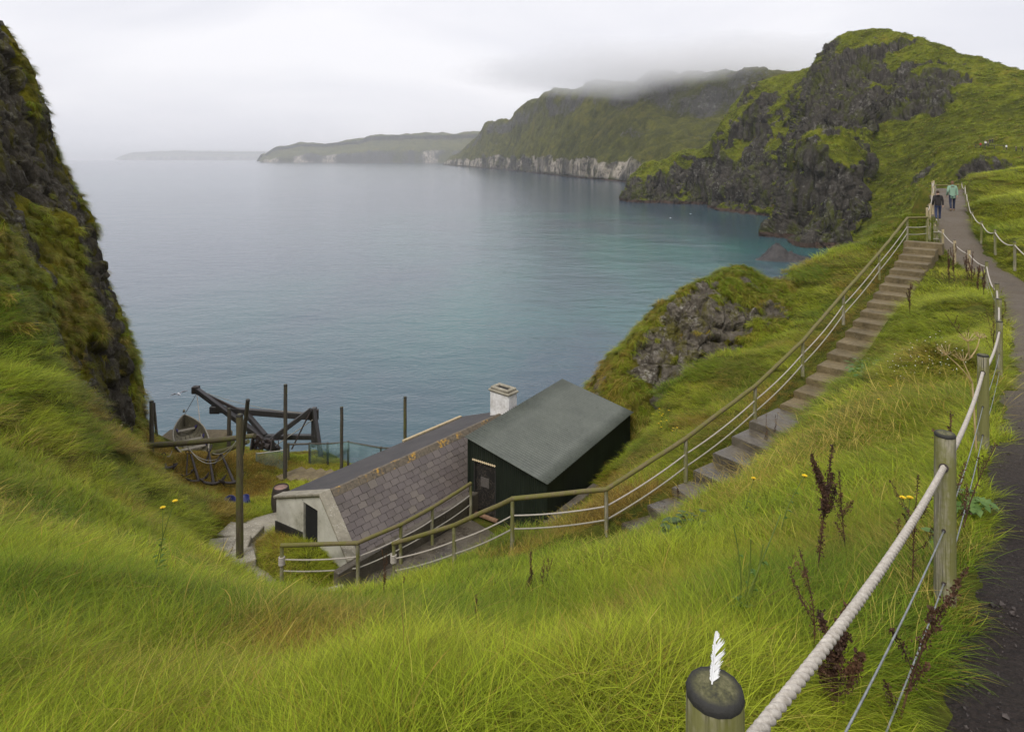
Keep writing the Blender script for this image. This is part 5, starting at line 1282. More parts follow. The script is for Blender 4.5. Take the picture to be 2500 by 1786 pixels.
# ------------------------------------------------------------------ dead branch on the slope under the crag
br = thing('dead_branch', 'bare grey forked branch on the slope below the crag', 'branch', tuple(P(262,1125,22.5)))
o = Vector(br.location)
MB().tube([P(262,1125,22.5) - o, P(275,1080,22.4) - o, P(297,1037,22.3) - o], [0.06, 0.05, 0.035], 7, wob=0.1).build('stem', MT['post'], br)
MB().tube([P(266,1120,22.5) - o, P(258,1095,22.6) - o, P(266,1070,22.6) - o], [0.045, 0.035, 0.02], 6, wob=0.1).build('limb', MT['post'], br)

# ------------------------------------------------------------------ people
def skin_obj(name, joints, edges, mat, parent, sub=2, root=0):
    bm = bmesh.new(); lay = bm.verts.layers.skin.verify()
    vs = []
    for k, (p, r) in enumerate(joints):
        v = bm.verts.new(p); v[lay].radius = (r, r) if not isinstance(r, tuple) else r; v[lay].use_root = (k == root); vs.append(v)
    for a, b in edges: bm.edges.new((vs[a], vs[b]))
    me = bpy.data.meshes.new(name); bm.to_mesh(me); bm.free()
    o = link(name, me, mat, parent); m = o.modifiers.new('skin', 'SKIN'); m.use_smooth_shade = True
    s = o.modifiers.new('smooth', 'SUBSURF'); s.levels = sub; s.render_levels = sub
    return o
MT['skin'] = simple('skin', (0.42, 0.25, 0.18), (0.52, 0.33, 0.25), 8, 0.6, 0.05, 0.001)
def cloth(n, c, f=0.65): return simple(n, tuple(v * f for v in c), c, 7, 0.85, 0.4, 0.01)
def person(label, loc, rz, h, jacket, trousers, hair, shoes, stride=0.16, long_hair=False, jl=0.80, group=None, hood=True, stoop=0.0):
    t = thing('person', label, 'person', loc, rz, group); k = h / 1.75
    S = lambda x, y, z: Vector((x * k, y * k, z * k))
    st = stride
    # +y is the way the person walks
    fl, fr = S(0.10, st, 0.07), S(-0.10, -st * 1.1, 0.10)
    kl, kr = S(0.10, st * 0.75, 0.50), S(-0.10, -st * 0.2, 0.50)
    j = [(S(0, 0, 0.95), (0.15 * k, 0.11 * k)), (S(0, 0.01 + stoop, 1.18), (0.14 * k, 0.10 * k)), (S(0, 0.02 + stoop, 1.36), (0.155 * k, 0.105 * k)), (S(0, 0.03 + stoop, 1.49), 0.06 * k), (S(0, 0.05 + stoop, 1.58), (0.072 * k, 0.085 * k)), (S(0, 0.06 + stoop, 1.68), (0.075 * k, 0.09 * k)), (S(0, 0.05 + stoop, 1.74), 0.045 * k)]
    e = [(0, 1), (1, 2), (2, 3), (3, 4), (4, 5), (5, 6)]
    arms = {}
    for s in (1, -1):
        sh, el, wr_, ha, ti = S(s * 0.18, 0.02 + stoop, 1.41), S(s * 0.235, -0.03 + s * 0.04 + stoop, 1.14), S(s * 0.24, 0.06 - s * 0.08 + stoop, 0.90), S(s * 0.235, 0.08 - s * 0.09 + stoop, 0.82), S(s * 0.225, 0.10 - s * 0.09 + stoop, 0.74)
        b = len(j); j += [(sh, 0.055 * k), (el, 0.042 * k), (wr_, 0.028 * k), (ha, (0.036 * k, 0.022 * k)), (ti, 0.014 * k)]; e += [(2, b), (b, b + 1), (b + 1, b + 2), (b + 2, b + 3), (b + 3, b + 4)]
        arms[s] = (sh, el, wr_)
    for s, kn, an in ((1, kl, fl), (-1, kr, fr)):
        b = len(j); j += [(S(s * 0.09, 0, 0.88), 0.085 * k), (kn, 0.055 * k), (an, 0.035 * k), (an + S(0, 0.14, -0.035), 0.03 * k)]; e += [(0, b), (b, b + 1), (b + 1, b + 2), (b + 2, b + 3)]
    body = skin_obj('body', j, e, MT['skin'], t)
    hem = 0.95 - (jl - 0.60)
    jj = [(S(0, 0, hem), (0.185 * k, 0.135 * k)), (S(0, 0.0 + stoop * .6, 1.05), (0.18 * k, 0.13 * k)), (S(0, 0.01 + stoop, 1.22), (0.175 * k, 0.125 * k)), (S(0, 0.02 + stoop, 1.38), (0.175 * k, 0.12 * k)), (S(0, 0.03 + stoop, 1.49), (0.085 * k, 0.075 * k))]
    ee = [(0, 1), (1, 2), (2, 3), (3, 4)]
    for s in (1, -1):
        sh, el, wr_ = arms[s]; b = len(jj); jj += [(sh, 0.078 * k), (el, 0.064 * k), (wr_, 0.050 * k)]; ee += [(3, b), (b, b + 1), (b + 1, b + 2)]
    skin_obj('jacket', jj, ee, jacket, t, root=2)
    tj = [(S(0, 0, 0.97), (0.15 * k, 0.115 * k))]; te = []
    for s, kn, an in ((1, kl, fl), (-1, kr, fr)):
        b = len(tj); tj += [(S(s * 0.09, 0, 0.86), 0.098 * k), (kn, 0.070 * k), (an + S(0, -0.01, 0.04), 0.054 * k)]; te += [(0, b), (b, b + 1), (b + 1, b + 2)]
    skin_obj('trousers', tj, te, trousers, t)
    for an in (fl, fr): skin_obj('shoe', [(an + S(0, -0.05, -0.025), 0.045 * k), (an + S(0, 0.05, -0.035), 0.045 * k), (an + S(0, 0.16, -0.04), 0.035 * k)], [(0, 1), (1, 2)], shoes, t)
    hp = [(S(0, 0.015 + stoop, 1.58), (0.09 * k, 0.088 * k)), (S(0, 0.02 + stoop, 1.68), (0.096 * k, 0.096 * k)), (S(0, 0.05 + stoop, 1.755), 0.05 * k)]; he = [(0, 1), (1, 2)]
    if long_hair: hp.append((S(0, -0.03 + stoop, 1.50), (0.08 * k, 0.05 * k))); he.append((0, 3))
    skin_obj('hair', hp, he, hair, t)
    if hood: skin_obj('hood', [(S(-0.07, -0.06 + stoop, 1.47), 0.05 * k), (S(0, -0.10 + stoop, 1.45), 0.065 * k), (S(0.07, -0.06 + stoop, 1.47), 0.05 * k)], [(0, 1), (1, 2)], jacket, t, root=1)
    return t
def on_path(px, py, d):
    p = P(px, py, d); dd, z = polyd(np.array([p.x]), np.array([p.y]), PATHC); p.z = float(z[0]) + 0.0; return p
pl, pr = on_path(2290, 528, 35.6), on_path(2325, 515, 37.4)
pdir = -math.atan2(24.6 - 22.6, 36.5 - 32.5)
person('walker in a black hooded jacket, blue jeans and white trainers', tuple(pl), pdir, 1.68, cloth('black_jacket', (0.022, 0.017, 0.017)), cloth('blue_jeans', (0.030, 0.042, 0.10)), cloth('dark_hair', (0.05, 0.028, 0.016)), cloth('white_trainers', (0.75, 0.72, 0.70), 0.85), 0.17, stoop=0.02)
person('walker in a sage green waterproof jacket and navy trousers', tuple(pr), pdir + 0.08, 1.74, cloth('green_jacket', (0.23, 0.36, 0.26), 0.8), cloth('navy_trousers', (0.022, 0.028, 0.06)), cloth('brown_hair', (0.16, 0.085, 0.04)), cloth('brown_shoes', (0.14, 0.09, 0.035)), 0.13, True, 0.86)
PX_H = np.stack([CX + FPX * HEAD_G[..., 0] / HEAD_G[..., 1], YH - FPX * HEAD_G[..., 2] / HEAD_G[..., 1]], -1)
def hit_head(px, py):
    e = np.hypot(PX_H[..., 0] - px, PX_H[..., 1] - py); ok = e < max(4.0, e.min() + 1.5)
    dd = np.where(ok, HEAD_G[..., 1], 1e9); i = np.unravel_index(dd.argmin(), dd.shape); g = HEAD_G[i]
    return Vector((float((px - CX) / FPX * g[1]), float(g[1]), float(g[2])))
wt, bk, rd = cloth('white_coat', (0.75, 0.75, 0.74), 0.9), cloth('dark_coat', (0.03, 0.028, 0.03)), cloth('red_coat', (0.45, 0.02, 0.02))
gy_, nav, hb = cloth('grey_coat', (0.12, 0.11, 0.10)), cloth('dark_trousers', (0.03, 0.03, 0.04)), cloth('far_hair', (0.05, 0.035, 0.025))
for lab, px, py, cl in (('tiny distant walker in red at the left end of the hillside group', 2394, 358, rd), ('tiny distant walker in white on the hillside path', 2406, 353, wt),
                        ('tiny distant walker in grey beside the white one', 2412, 357, gy_), ('tiny distant walker in black, second from the right of the hillside group', 2417, 349, bk),
                        ('tiny distant walker in black, uppermost of the hillside group', 2423, 348, bk), ('tiny distant figure in white standing apart by the hillside rail', 2457, 363, wt),
                        ('tiny distant dark figure low on the hillside', 2481, 368, gy_), ('tiny distant dark figure farthest right on the hillside', 2496, 370, bk)):
    p = hit_head(px, py); person(lab, tuple(p), random.uniform(0, 6), 1.75, cl, nav, hb, nav, 0.08, group='distant walkers on the hillside', hood=False)
fr_ = thing('hillside_rail', 'faint horizontal rail beside the distant walkers on the hillside', 'rail', tuple(hit_head(2400, 361)))
o = Vector(fr_.location); pts = [hit_head(x, 360 + (x - 2385) * 0.05) for x in (2382, 2405, 2428, 2451)]
for p in pts: MB().beam(p - o, p - o + Vector((0, 0, 1.3)), 0.14, 0.14).build('post', MT['dark_pole'], fr_)
for a, b in zip(pts[:-1], pts[1:]): MB().beam(a - o + Vector((0, 0, 1.2)), b - o + Vector((0, 0, 1.2)), 0.14, 0.18).build('rail', MT['dark_pole'], fr_)

# ------------------------------------------------------------------ gulls
def gull(label, c, rz, s, spread):
    t = thing('gull', label, 'gull', tuple(c), rz, 'gulls over the bay')
    MT.setdefault('gull', cloth('gull_white', (0.85, 0.85, 0.85), 0.9)); MT.setdefault('gull_grey', cloth('gull_grey', (0.35, 0.37, 0.40), 0.9))
    skin_obj('body', [(Vector((0, -0.26, 0)) * s, 0.02 * s), (Vector((0, -0.1, 0)) * s, 0.06 * s), (Vector((0, 0.08, 0)) * s, 0.075 * s), (Vector((0, 0.2, 0.02)) * s, 0.045 * s), (Vector((0, 0.28, 0.02)) * s, 0.01 * s)], [(0, 1), (1, 2), (2, 3), (3, 4)], MT['gull'], t, root=2)
    for d in (-1, 1):
        pts = [(0.05, 0.1, 0.02), (0.32, 0.14, 0.14 * spread), (0.68, 0.0, 0.06 * spread), (0.66, -0.05, 0.06 * spread), (0.30, -0.02, 0.13 * spread), (0.05, -0.08, 0.02)]
        MB().prism([Vector((d * x, y, z)) * s for x, y, z in pts], (0, 0, 0.012 * s)).build('wing', MT['gull_grey'], t)
gull('white gull gliding over the water left of the crane', P(437, 962, 46), 0.9, 1.0, 1.0)
gull('tiny white gull low over the teal bay under the headland', P(1686, 522, 300), 2.0, 1.6, 0.6)
gull('tiny white gull by the dark shadowed water, left of the other', P(1637, 532, 290), 0.3, 1.4, -0.4)

# ------------------------------------------------------------------ single plants
def leaf_mat(name, c1, c2, trans=0.25, rough=0.5):
    m = Mat(name); pos = m.n('NewGeometry').outputs['Position']; a = m.noise(pos, 9, 4)
    col = m.ramp(a, [(0.35, c1), (0.65, c2)])
    p = m.n('BsdfPrincipled', {'Base Color': col, 'Roughness': rough}); t = m.n('BsdfTranslucent', {'Color': col})
    x = m.n('MixShader', {0: trans, 1: p.outputs[0], 2: t.outputs[0]}); m.t.links.new(x.outputs[0], m.out.inputs['Surface']); return m.m
MT['dock'] = leaf_mat('dead_dock_brown', (0.034, 0.015, 0.008), (0.120, 0.056, 0.024), 0.1, 0.8)
MT['dock_green'] = leaf_mat('green_stalk', (0.09, 0.14, 0.02), (0.17, 0.22, 0.04), 0.2)
MT['leaf'] = leaf_mat('weed_leaf', (0.06, 0.13, 0.018), (0.13, 0.22, 0.035))
MT['leaf_dark'] = leaf_mat('dark_weed_leaf', (0.045, 0.085, 0.018), (0.09, 0.14, 0.03))
MT['petal'] = leaf_mat('yellow_petal', (0.75, 0.50, 0.005), (0.90, 0.66, 0.01), 0.3)
MT['straw'] = leaf_mat('dead_straw_stem', (0.40, 0.28, 0.12), (0.60, 0.46, 0.24), 0.1, 0.8)
MT['white_flower'] = leaf_mat('tiny_white_flower', (0.6, 0.62, 0.5), (0.8, 0.8, 0.72), 0.2)
def curve_pts(a, b, bend, n=8):
    a, b = Vector(a), Vector(b); L = (b - a).length; s = Vector((random.uniform(-1, 1), random.uniform(-1, 1), 0)) * bend * L
    return [a.lerp(b, k / n) + s * math.sin(math.pi * k / n) * 0.5 for k in range(n + 1)]
def dock(label, px, py, py_top, lean=0.0, nb=7, dens=1.0, w=1.0, seed=0, group='dead dock stalks', spread=0.22):
    random.seed(seed); b = hit(px, py); d = b.y
    h = (py - py_top) / FPX * d
    t = thing('dock_plant', label, 'dock plant', tuple(b - Vector((0, 0, 0.05))), group=group)
    top = Vector((lean * h, 0, h + 0.05)); main = curve_pts((0, 0, 0), top, 0.10)
    r = 0.005 * w * max(1, d / 13)
    sd = MB(); stem = MB(); stem.tube(main, [r * (1.2 - 0.8 * k / 8) for k in range(9)], 6)
    def seeds(line, f0, n):
        for _ in range(int(n)):
            f = random.uniform(f0, 1.0); k = f * (len(line) - 1); i = min(int(k), len(line) - 2); p = line[i].lerp(line[i + 1], k - i)
            p = p + Vector((random.gauss(0, 1), random.gauss(0, 1), random.gauss(0, 0.7))) * 0.014 * w * max(1, d / 18) * (1.25 - f * 0.8)
            q = random.uniform(0.0035, 0.0085) * w * max(1, d / 12); e = Euler((random.random() * 6, random.random() * 6, random.random() * 6)).to_matrix()
            sd.add([p + e @ Vector(v) * q for v in ((1, 0, 0), (0, 1, 0.3), (-1, 0, 0), (0, -0.8, -0.3))], [(0, 1, 2), (0, 2, 3)])
    dens *= 0.8 if d < 12 else 0.38
    seeds(main, 0.25, 340 * dens)
    for k in range(nb):
        f = random.uniform(0.18, 0.78); p = main[int(f * 8)]; a = random.random() * 6.28; L = h * random.uniform(0.22, 0.5) * (1.1 - f * 0.5)
        q = p + Vector((math.cos(a) * spread, math.sin(a) * spread, 1)).normalized() * L
        br_ = curve_pts(p, q, 0.25, 6); stem.tube(br_, [r * 0.6 * (1 - 0.1 * j) for j in range(7)], 5); seeds(br_, 0.25, 150 * dens)
    stem.build('stalk', MT['dock'], t); sd.build('seed_head', MT['dock'], t)
    return t
dock('tall dark brown seeded dock stalk in the middle of the right-hand slope', 1992, 1432, 1085, 0.12, 8, 2.6, 1.0, 11, spread=0.3)
dock('reddish brown dock stalk just right of the tallest seeded one', 2070, 1370, 1150, -0.10, 6, 0.9, 0.8, 12, spread=0.5)
dock('bushy dead dock below the near rope, close to the nearest post', 2035, 1775, 1480, 0.12, 12, 2.2, 1.0, 13, spread=0.6)
dock('tall dead dock between the two lower fence wires', 2185, 1786, 1390, 0.45, 7, 1.1, 0.9, 14, spread=0.5)
dock('thin branching dead stalk under the middle of the near rope', 1982, 1610, 1340, -0.12, 6, 0.5, 0.7, 15, spread=0.6)
dock('dead dock stalk with open branches left of the second fence post', 2228, 1440, 1160, 0.05, 8, 0.7, 0.8, 16, spread=0.6)
dock('dark dock stalks hard against the right of the second fence post', 2338, 1360, 1010, -0.05, 7, 1.3, 0.9, 17, spread=0.3)
dock('slanting bare dark stalk at the edge of the gravel', 2345, 1310, 1090, 0.40, 4, 0.3, 1.0, 18, spread=0.4)
dock('pair of thin dark dock stalks on the hump in front of the shed', 1293, 1460, 1345, 0.02, 3, 1.3, 0.9, 19, spread=0.15)
dock('slender dark stalk right of the paired ones on the hump', 1315, 1456, 1365, 0.14, 2, 0.6, 0.7, 20, spread=0.2)
dock('single thin stalk leaning right on the hump', 1328, 1452, 1365, 0.25, 2, 0.5, 0.7, 21, spread=0.2)
dock('lone crooked dark stalk in the middle of the lower slope', 1152, 1550, 1450, 0.1, 2, 0.5, 0.7, 22, spread=0.3)
dock('reddish stalk in front of the end of the cottage handrail', 930, 1475, 1340, 0.02, 3, 1.0, 0.8, 23, spread=0.15)
dock('short dark curled stalk right of the handrail end', 980, 1462, 1408, 0.12, 3, 1.0, 0.8, 24, spread=0.3)
dock('slim dark seeded stalk above the pale walk', 545, 1395, 1300, 0.4, 1, 0.9, 0.6, 25, spread=0.2)
dock('twiggy dead plant at the edge above the pale walk', 540, 1425, 1310, 0.05, 8, 0.4, 0.6, 26, spread=0.7)
dock('dark stalks by the second lower step of the long stairs', 1868, 1122, 990, 0.02, 3, 1.0, 0.8, 27, spread=0.15)
dock('dark stalks right of those by the lower steps', 1890, 1105, 1005, 0.1, 3, 0.9, 0.8, 28, spread=0.2)
dock('brown stalk at the foot of the lower steps', 1652, 1250, 1178, 0.05, 2, 1.2, 0.9, 29, spread=0.12)
dock('short brown stalk left of the leafy clump at the stair foot', 1622, 1285, 1240, 0.02, 2, 1.0, 0.8, 30, spread=0.15)
dock('clump of brown dock halfway up the grass beside the stairs', 2222, 772, 690, 0.02, 5, 1.8, 1.0, 31, spread=0.25)
for k, (x, y0, y1) in enumerate([(2318,690,610),(2330,690,604),(2362,684,612),(2372,690,618),(2390,715,645),(2400,722,650)]):
    dock(('first', 'second', 'third', 'fourth', 'fifth', 'sixth')[k] + ' red-brown dock stalk from the stair top along the path fence', x, y0, y1, random.uniform(-.05, .05), 4, 1.8, 1.0, 32 + k, 'red-brown docks along the fence', spread=0.2)
dock('bare dark dock tipped over to the left above the hogweed', 2372, 845, 770, -0.85, 3, 1.5, 0.9, 40, spread=0.3)
dock('feathery brown dock below the far fence posts', 2425, 880, 700, 0.0, 8, 1.5, 1.0, 41, spread=0.5)
def flower_plant(label, px, py, tops, seed, leafy=14, mat='dock_green', fl=True, group='yellow flowering weeds', headr=0.030):
    random.seed(seed); b = hit(px, py); d = b.y; t = thing('flowering_weed', label, 'weed', tuple(b - Vector((0, 0, 0.03))), group=group)
    stem = MB(); lv = MB(); sc = max(1, d / 7)
    for (tx, ty) in tops:
        e = Vector(((tx - px) / FPX * d, random.uniform(-.05, .05), (py - ty) / FPX * d)); line = curve_pts((0, 0, 0), e, 0.12)
        stem.tube(line, [0.0045 * sc * (1.2 - 0.07 * k) for k in range(9)], 6)
        for k in range(leafy):
            f = random.random() ** 1.4 * 0.8; p = line[int(f * 8)]; a = random.random() * 6.28; L = random.uniform(0.05, 0.13) * (1.2 - f)
            dr = Vector((math.cos(a), math.sin(a), random.uniform(0.1, 0.8))).normalized(); s_ = dr.cross(UP).normalized() * L * 0.16
            m1 = p + dr * L * 0.5 + Vector((0, 0, L * 0.1)); lv.add([p, m1 - s_, p + dr * L - Vector((0, 0, L * 0.25)), m1 + s_], [(0, 1, 2), (0, 2, 3)])
        if fl:
            pet = MB(); c = line[-1]; n = 16
            for ring, (rr, zz) in enumerate(((1.0, 0.25), (0.7, 0.55))):
                for k in range(n):
                    a = 2 * math.pi * k / n + ring * 0.2; dr = Vector((math.cos(a), math.sin(a), zz)); s_ = Vector((-math.sin(a), math.cos(a), 0)) * headr * 0.22 * sc ** .5
                    pet.add([c, c + dr * headr * sc ** .5 * 0.6 * rr - s_, c + dr * headr * sc ** .5 * rr, c + dr * headr * sc ** .5 * 0.6 * rr + s_], [(0, 1, 2), (0, 2, 3)])
            pet.build('flower_head', MT['petal'], t)
            MB().lathe([(0.001, -0.02), (0.010 * sc ** .5, -0.012), (0.011 * sc ** .5, 0.0), (0.001, 0.004)], 8, c).build('flower_base', MT[mat], t)
    stem.build('stem', MT[mat], t)
    if leafy: lv.build('leaves', MT['leaf'], t)
    return t
flower_plant('yellow sow thistle head left of the tall dock on the slope', 1795, 1300, [(1838,1160)], 51, 4)
flower_plant('second yellow sow thistle, nearest the tall dock', 1900, 1330, [(1970,1163)], 52, 6)
flower_plant('low pair of yellow flowers left of the second fence post', 2215, 1330, [(2206,1212),(2230,1217)], 53, 6)
flower_plant('green leafy stalk with one yellow flower on the left slope', 375, 1430, [(422,1222),(395,1235)], 54, 18)
flower_plant('bunch of tall bare green stalks in the middle of the right slope', 1790, 1530, [(1785,1260),(1825,1290),(1860,1310),(1905,1240)], 55, 9, fl=False, group='bare green stalks')
flower_plant('yellow flower beside the leafy clump at the stair foot', 1642, 1320, [(1646,1310)], 56, 4)
flower_plant('small yellow flower in the upper slope grass', 2175, 990, [(2170,937)], 57, 3, headr=0.022)
flower_plant('second small yellow flower, lower in the slope grass', 2146, 1010, [(2146,973)], 58, 3, headr=0.022)
for k in range(16):
    x, y = random.uniform(1560, 1650), random.uniform(1020, 1075)
    flower_plant('small yellow ragwort in the weedy patch above the shed', x, y, [(x + random.uniform(-4, 4), y - random.uniform(15, 34))], 60 + k, 3, group='yellow ragwort above the shed', headr=0.020)
def leafy(label, px, py, r, n, leaf, mat, seed, lobed=False, group=None, hgt=0.5):
    random.seed(seed); b = hit(px, py); t = thing('leafy_weed', label, 'weed', tuple(b), group=group)
    for k in range(n):
        a = random.random() * 6.28; q = r * math.sqrt(random.random()); z = random.uniform(0.25, 1.0) * hgt * r * (1.15 - 0.5 * q / r); c = Vector((math.cos(a) * q, math.sin(a) * q, z + 0.04))
        L = leaf * random.uniform(0.6, 1.1); dr = Vector((math.cos(a), math.sin(a), random.uniform(-0.4, 0.25))).normalized(); s_ = dr.cross(UP).normalized(); up = s_.cross(dr)
        if lobed: ol = [(0, 0), (0.22, 0.30), (0.35, 0.14), (0.5, 0.44), (0.62, 0.17), (0.8, 0.26), (1.1, 0)]
        else: ol = [(0, 0), (0.12, 0.26), (0.4, 0.42), (0.75, 0.34), (1.0, 0.0)]
        vs = [c + dr * (x * L) + up * (-0.25 * L * x * x) for x, _ in ol] ; m_ = len(ol)
        vl = [c + dr * (x * L) + s_ * (w * L) + up * (0.10 * L * w - 0.25 * L * x * x) for x, w in ol]; vr = [c + dr * (x * L) - s_ * (w * L) + up * (0.10 * L * w - 0.25 * L * x * x) for x, w in ol]
        mb = MB(); fs = []
        for j in range(m_ - 1): fs += [(j, j + 1, m_ + j + 1, m_ + j), (j + 1, j, 2 * m_ + j, 2 * m_ + j + 1)]
        mb.add(vs + vl + vr, fs, True); mb.tube([(c.x * 0.25, c.y * 0.25, 0), c * 0.7, c], 0.004, 4)
        mb.build('leaf', MT[mat], t)
leafy('round-leaved green clump at the foot of the long stairs', 1690, 1312, 0.40, 60, 0.15, 'leaf_dark', 81)
leafy('lobed bright green weed against the gravel by the second post', 2365, 1262, 0.17, 26, 0.13, 'leaf', 82, True, hgt=1.2)
leafy('low broad-leaved plant at the gravel edge below the lobed weed', 2330, 1345, 0.14, 9, 0.13, 'leaf', 83, hgt=0.8)
leafy('patch of leafy weeds under the handrail by the cottage gable', 790, 1300, 0.30, 30, 0.16, 'leaf_dark', 84)
leafy('small weeds at the corner of the shed wall', 1235, 1330, 0.18, 14, 0.10, 'leaf', 85)
leafy('leafy green patch in the grass on the upper slope', 2130, 915, 0.55, 55, 0.13, 'leaf', 86)
# white-flowered patch
wf = thing('white_flower_patch', 'patch of tiny white flowers on the slope left of the hogweed', 'flowers', tuple(hit(2258, 905)))
o = Vector(wf.location); fm, sm_ = MB(), MB(); random.seed(88)
for k in range(70):
    x, y = random.gauss(0, 0.32), random.gauss(0, 0.45); z = Hs(o.x + x, o.y + y) - o.z + random.uniform(0.15, 0.30); c = Vector((x, y, z)); q = random.uniform(0.008, 0.015)
    fm.add([c + Vector((q, 0, 0)), c + Vector((0, q, 0)), c + Vector((-q, 0, 0.004)), c + Vector((0, -q, 0)), c + Vector((0, 0, q))], [(0, 1, 4), (1, 2, 4), (2, 3, 4), (3, 0, 4)]); sm_.tube([c - Vector((0, 0, 0.35)), c], 0.003, 3)
fm.build('flowers', MT['white_flower'], wf)['kind'] = 'stuff'; sm_.build('stems', MT['leaf_dark'], wf)['kind'] = 'stuff'
# dead hogweed
def hogweed():
    d = 7.3; b = P(2385, 1010, d); b.z = Hs(b.x, b.y); t = thing('dead_hogweed', 'straw-coloured dead hogweed with bare umbels behind the third fence post', 'hogweed', tuple(b)); random.seed(5)
    Q = lambda x, y: P(x, y, d) - b
    fork = Q(2374, 935)
    MB().tube([Vector((0, 0, -0.05)), fork * 0.5, fork], [0.012, 0.010, 0.009], 7).build('stem', MT['straw'], t)
    for (x, y, s) in ((2302, 862, 1.0), (2348, 880, 1.0), (2350, 828, 0.9), (2389, 824, 0.6)):
        e = Q(x, y) + Vector((0, random.uniform(-.1, .1), 0)); st_ = fork if x < 2349 else fork + (Q(2368, 874) - fork) * (1 if x > 2349 else 0)
        ln = curve_pts(st_, e, 0.12, 6); br_ = MB().tube(ln, [0.008 - 0.0006 * k for k in range(7)], 6).build('branch', MT['straw'], t)
        mb = MB()
        dr = (ln[-1] - ln[-3]).normalized(); dr = (dr + Vector((0, 0, 0.8))).normalized(); u1 = dr.cross(Vector((0.3, 1, 0))).normalized(); u2 = dr.cross(u1)
        for k in range(15):
            a = 2 * math.pi * k / 15; q = random.uniform(0.4, 1.0); tip = e + (dr * (0.85 - 0.35 * q) + (u1 * math.cos(a) + u2 * math.sin(a)) * q).normalized() * 0.115 * s
            mb.tube([e, e.lerp(tip, 0.5) - dr * 0.006, tip], 0.0022, 4)
            for _ in range(3):
                z = tip + Vector((random.gauss(0, 1), random.gauss(0, 1), random.gauss(0, 1))) * 0.010; mb.tube([tip, z], 0.0012, 3)
        mb.build('umbel', MT['straw'], br_)
    return t
hogweed()

# ------------------------------------------------------------------ one wind-bent tree on the far skyline
tb = P(1640, 186, 1010); tr = thing('skyline_tree', 'lone misty tree on the skyline of the far cliffs', 'tree', tuple(tb)); random.seed(9)
MB().tube([(0, 0, -4), (0.4, 0, 2), (1.0, 0, 5)], [0.6, 0.5, 0.3], 7).build('trunk', MT['dark_pole'], tr)
cb = MB()
for k in range(900):
    a = random.random() * 6.28; q = math.sqrt(random.random()); x, y, z = 1.5 + 6.5 * q * math.cos(a), 4 * q * math.sin(a), 5.2 + 2.6 * random.uniform(-0.6, 1) * (1 - q * q * 0.7); e = Euler((random.random() * 6, random.random() * 6, 0)).to_matrix()
    cb.add([Vector((x, y, z)) + e @ Vector(v) * random.uniform(0.3, 0.7) for v in ((1, 0, 0), (0, 1, 0), (-1, 0, 0.3))], [(0, 1, 2)])
cb.build('crown', MT['leaf_dark'], tr)

# ------------------------------------------------------------------ grass
def grass_mat():
    m = Mat('long_grass')
    tint = m.attr('tint', 'INSTANCER'); lush = m.attr('lush', 'INSTANCER'); vr = m.attr('vr'); ht = m.attr('ht')
    green = m.ramp(lush, [(0.0, (0.115, 0.190, 0.008)), (0.5, (0.255, 0.325, 0.013)), (1.0, (0.400, 0.440, 0.032))])
    straw = m.ramp(vr, [(0.0, (0.20, 0.105, 0.014)), (0.5, (0.32, 0.185, 0.030)), (1.0, (0.40, 0.29, 0.085))])
    f = m.ramp(m.math('ADD', tint, m.math('MULTIPLY', m.math('SUBTRACT', vr, 0.5), 0.55)), [(0.38, 0), (0.62, 1)])
    f = m.math('MAXIMUM', f, m.ramp(m.math('FRACT', m.math('MULTIPLY', vr, 13.7)), [(0.08, 0.8), (0.10, 0)]))     # dead blades among the green
    col = m.mix(f, green, straw)
    col = m.mix(m.ramp(vr, [(0.0, 0.0), (1.0, 0.45)]), col, m.mix(0.5, col, (0.42, 0.46, 0.07)))
    col = m.mix(m.ramp(ht, [(0.0, 0.55), (0.45, 0.0)]), col, (0.07, 0.055, 0.012))     # old brown sheaths at the foot of the blades
    vh = m.math('FRACT', m.math('MULTIPLY', vr, 7.31))
    col = m.mix(1.0, col, m.ramp(vh, [(0.0, 0.35), (0.5, 0.95), (1.0, 1.35)]), 'MULTIPLY')      # blade to blade
    p = m.n('BsdfPrincipled', {'Base Color': col, 'Roughness': 0.5, 'Specular IOR Level': 0.10}); t = m.n('BsdfTranslucent', {'Color': col})
    x = m.n('MixShader', {0: 0.35, 1: p.outputs[0], 2: t.outputs[0]}); m.t.links.new(x.outputs[0], m.out.inputs['Surface']); return m.m
MT['grass'] = grass_mat()
def clump(name, n, R, l0, l1, width, e0, e1, spread, seg=5, seed=0, heads=False, vr0=0.0, vr1=1.0):
    g = np.random.default_rng(seed); V, F, VR, HT = [], [], [], []
    for k in range(n):
        a = g.uniform(0, 2 * math.pi); q = R * math.sqrt(g.uniform()); p = np.array([q * math.cos(a), q * math.sin(a), -0.03])
        az = g.normal(0, spread); L = g.uniform(l0, l1); el0 = math.radians(e0 + g.normal(0, 12)); el1 = math.radians(e1 + g.normal(0, 16)); w = width * g.uniform(0.7, 1.3); vr = g.uniform(vr0, vr1); curl = g.normal(0, 0.5)
        b = len(V)
        for s in range(seg + 1):
            f = s / seg; ww = w * (1 - f ** 1.6) * 0.5 + 0.0002; azf = az + curl * f
            if heads and 0.72 < f < 0.98: ww = w * 1.6
            sd = np.array([-math.sin(azf), math.cos(azf), 0.0])
            V += [p - sd * ww, p + sd * ww]; VR += [vr, vr]; HT += [f, f]
            e = el0 + (el1 - el0) * f ** 0.8; p = p + (L / seg) * np.array([math.cos(e) * math.cos(azf), math.cos(e) * math.sin(azf), math.sin(e)])
        for s in range(seg): F.append((b + 2 * s, b + 2 * s + 1, b + 2 * s + 3, b + 2 * s + 2))
    me = mesh_np(name, np.array(V), np.array(F), {'vr': VR, 'ht': HT}); me.materials.append(MT['grass'])
    return bpy.data.objects.new(name, me)
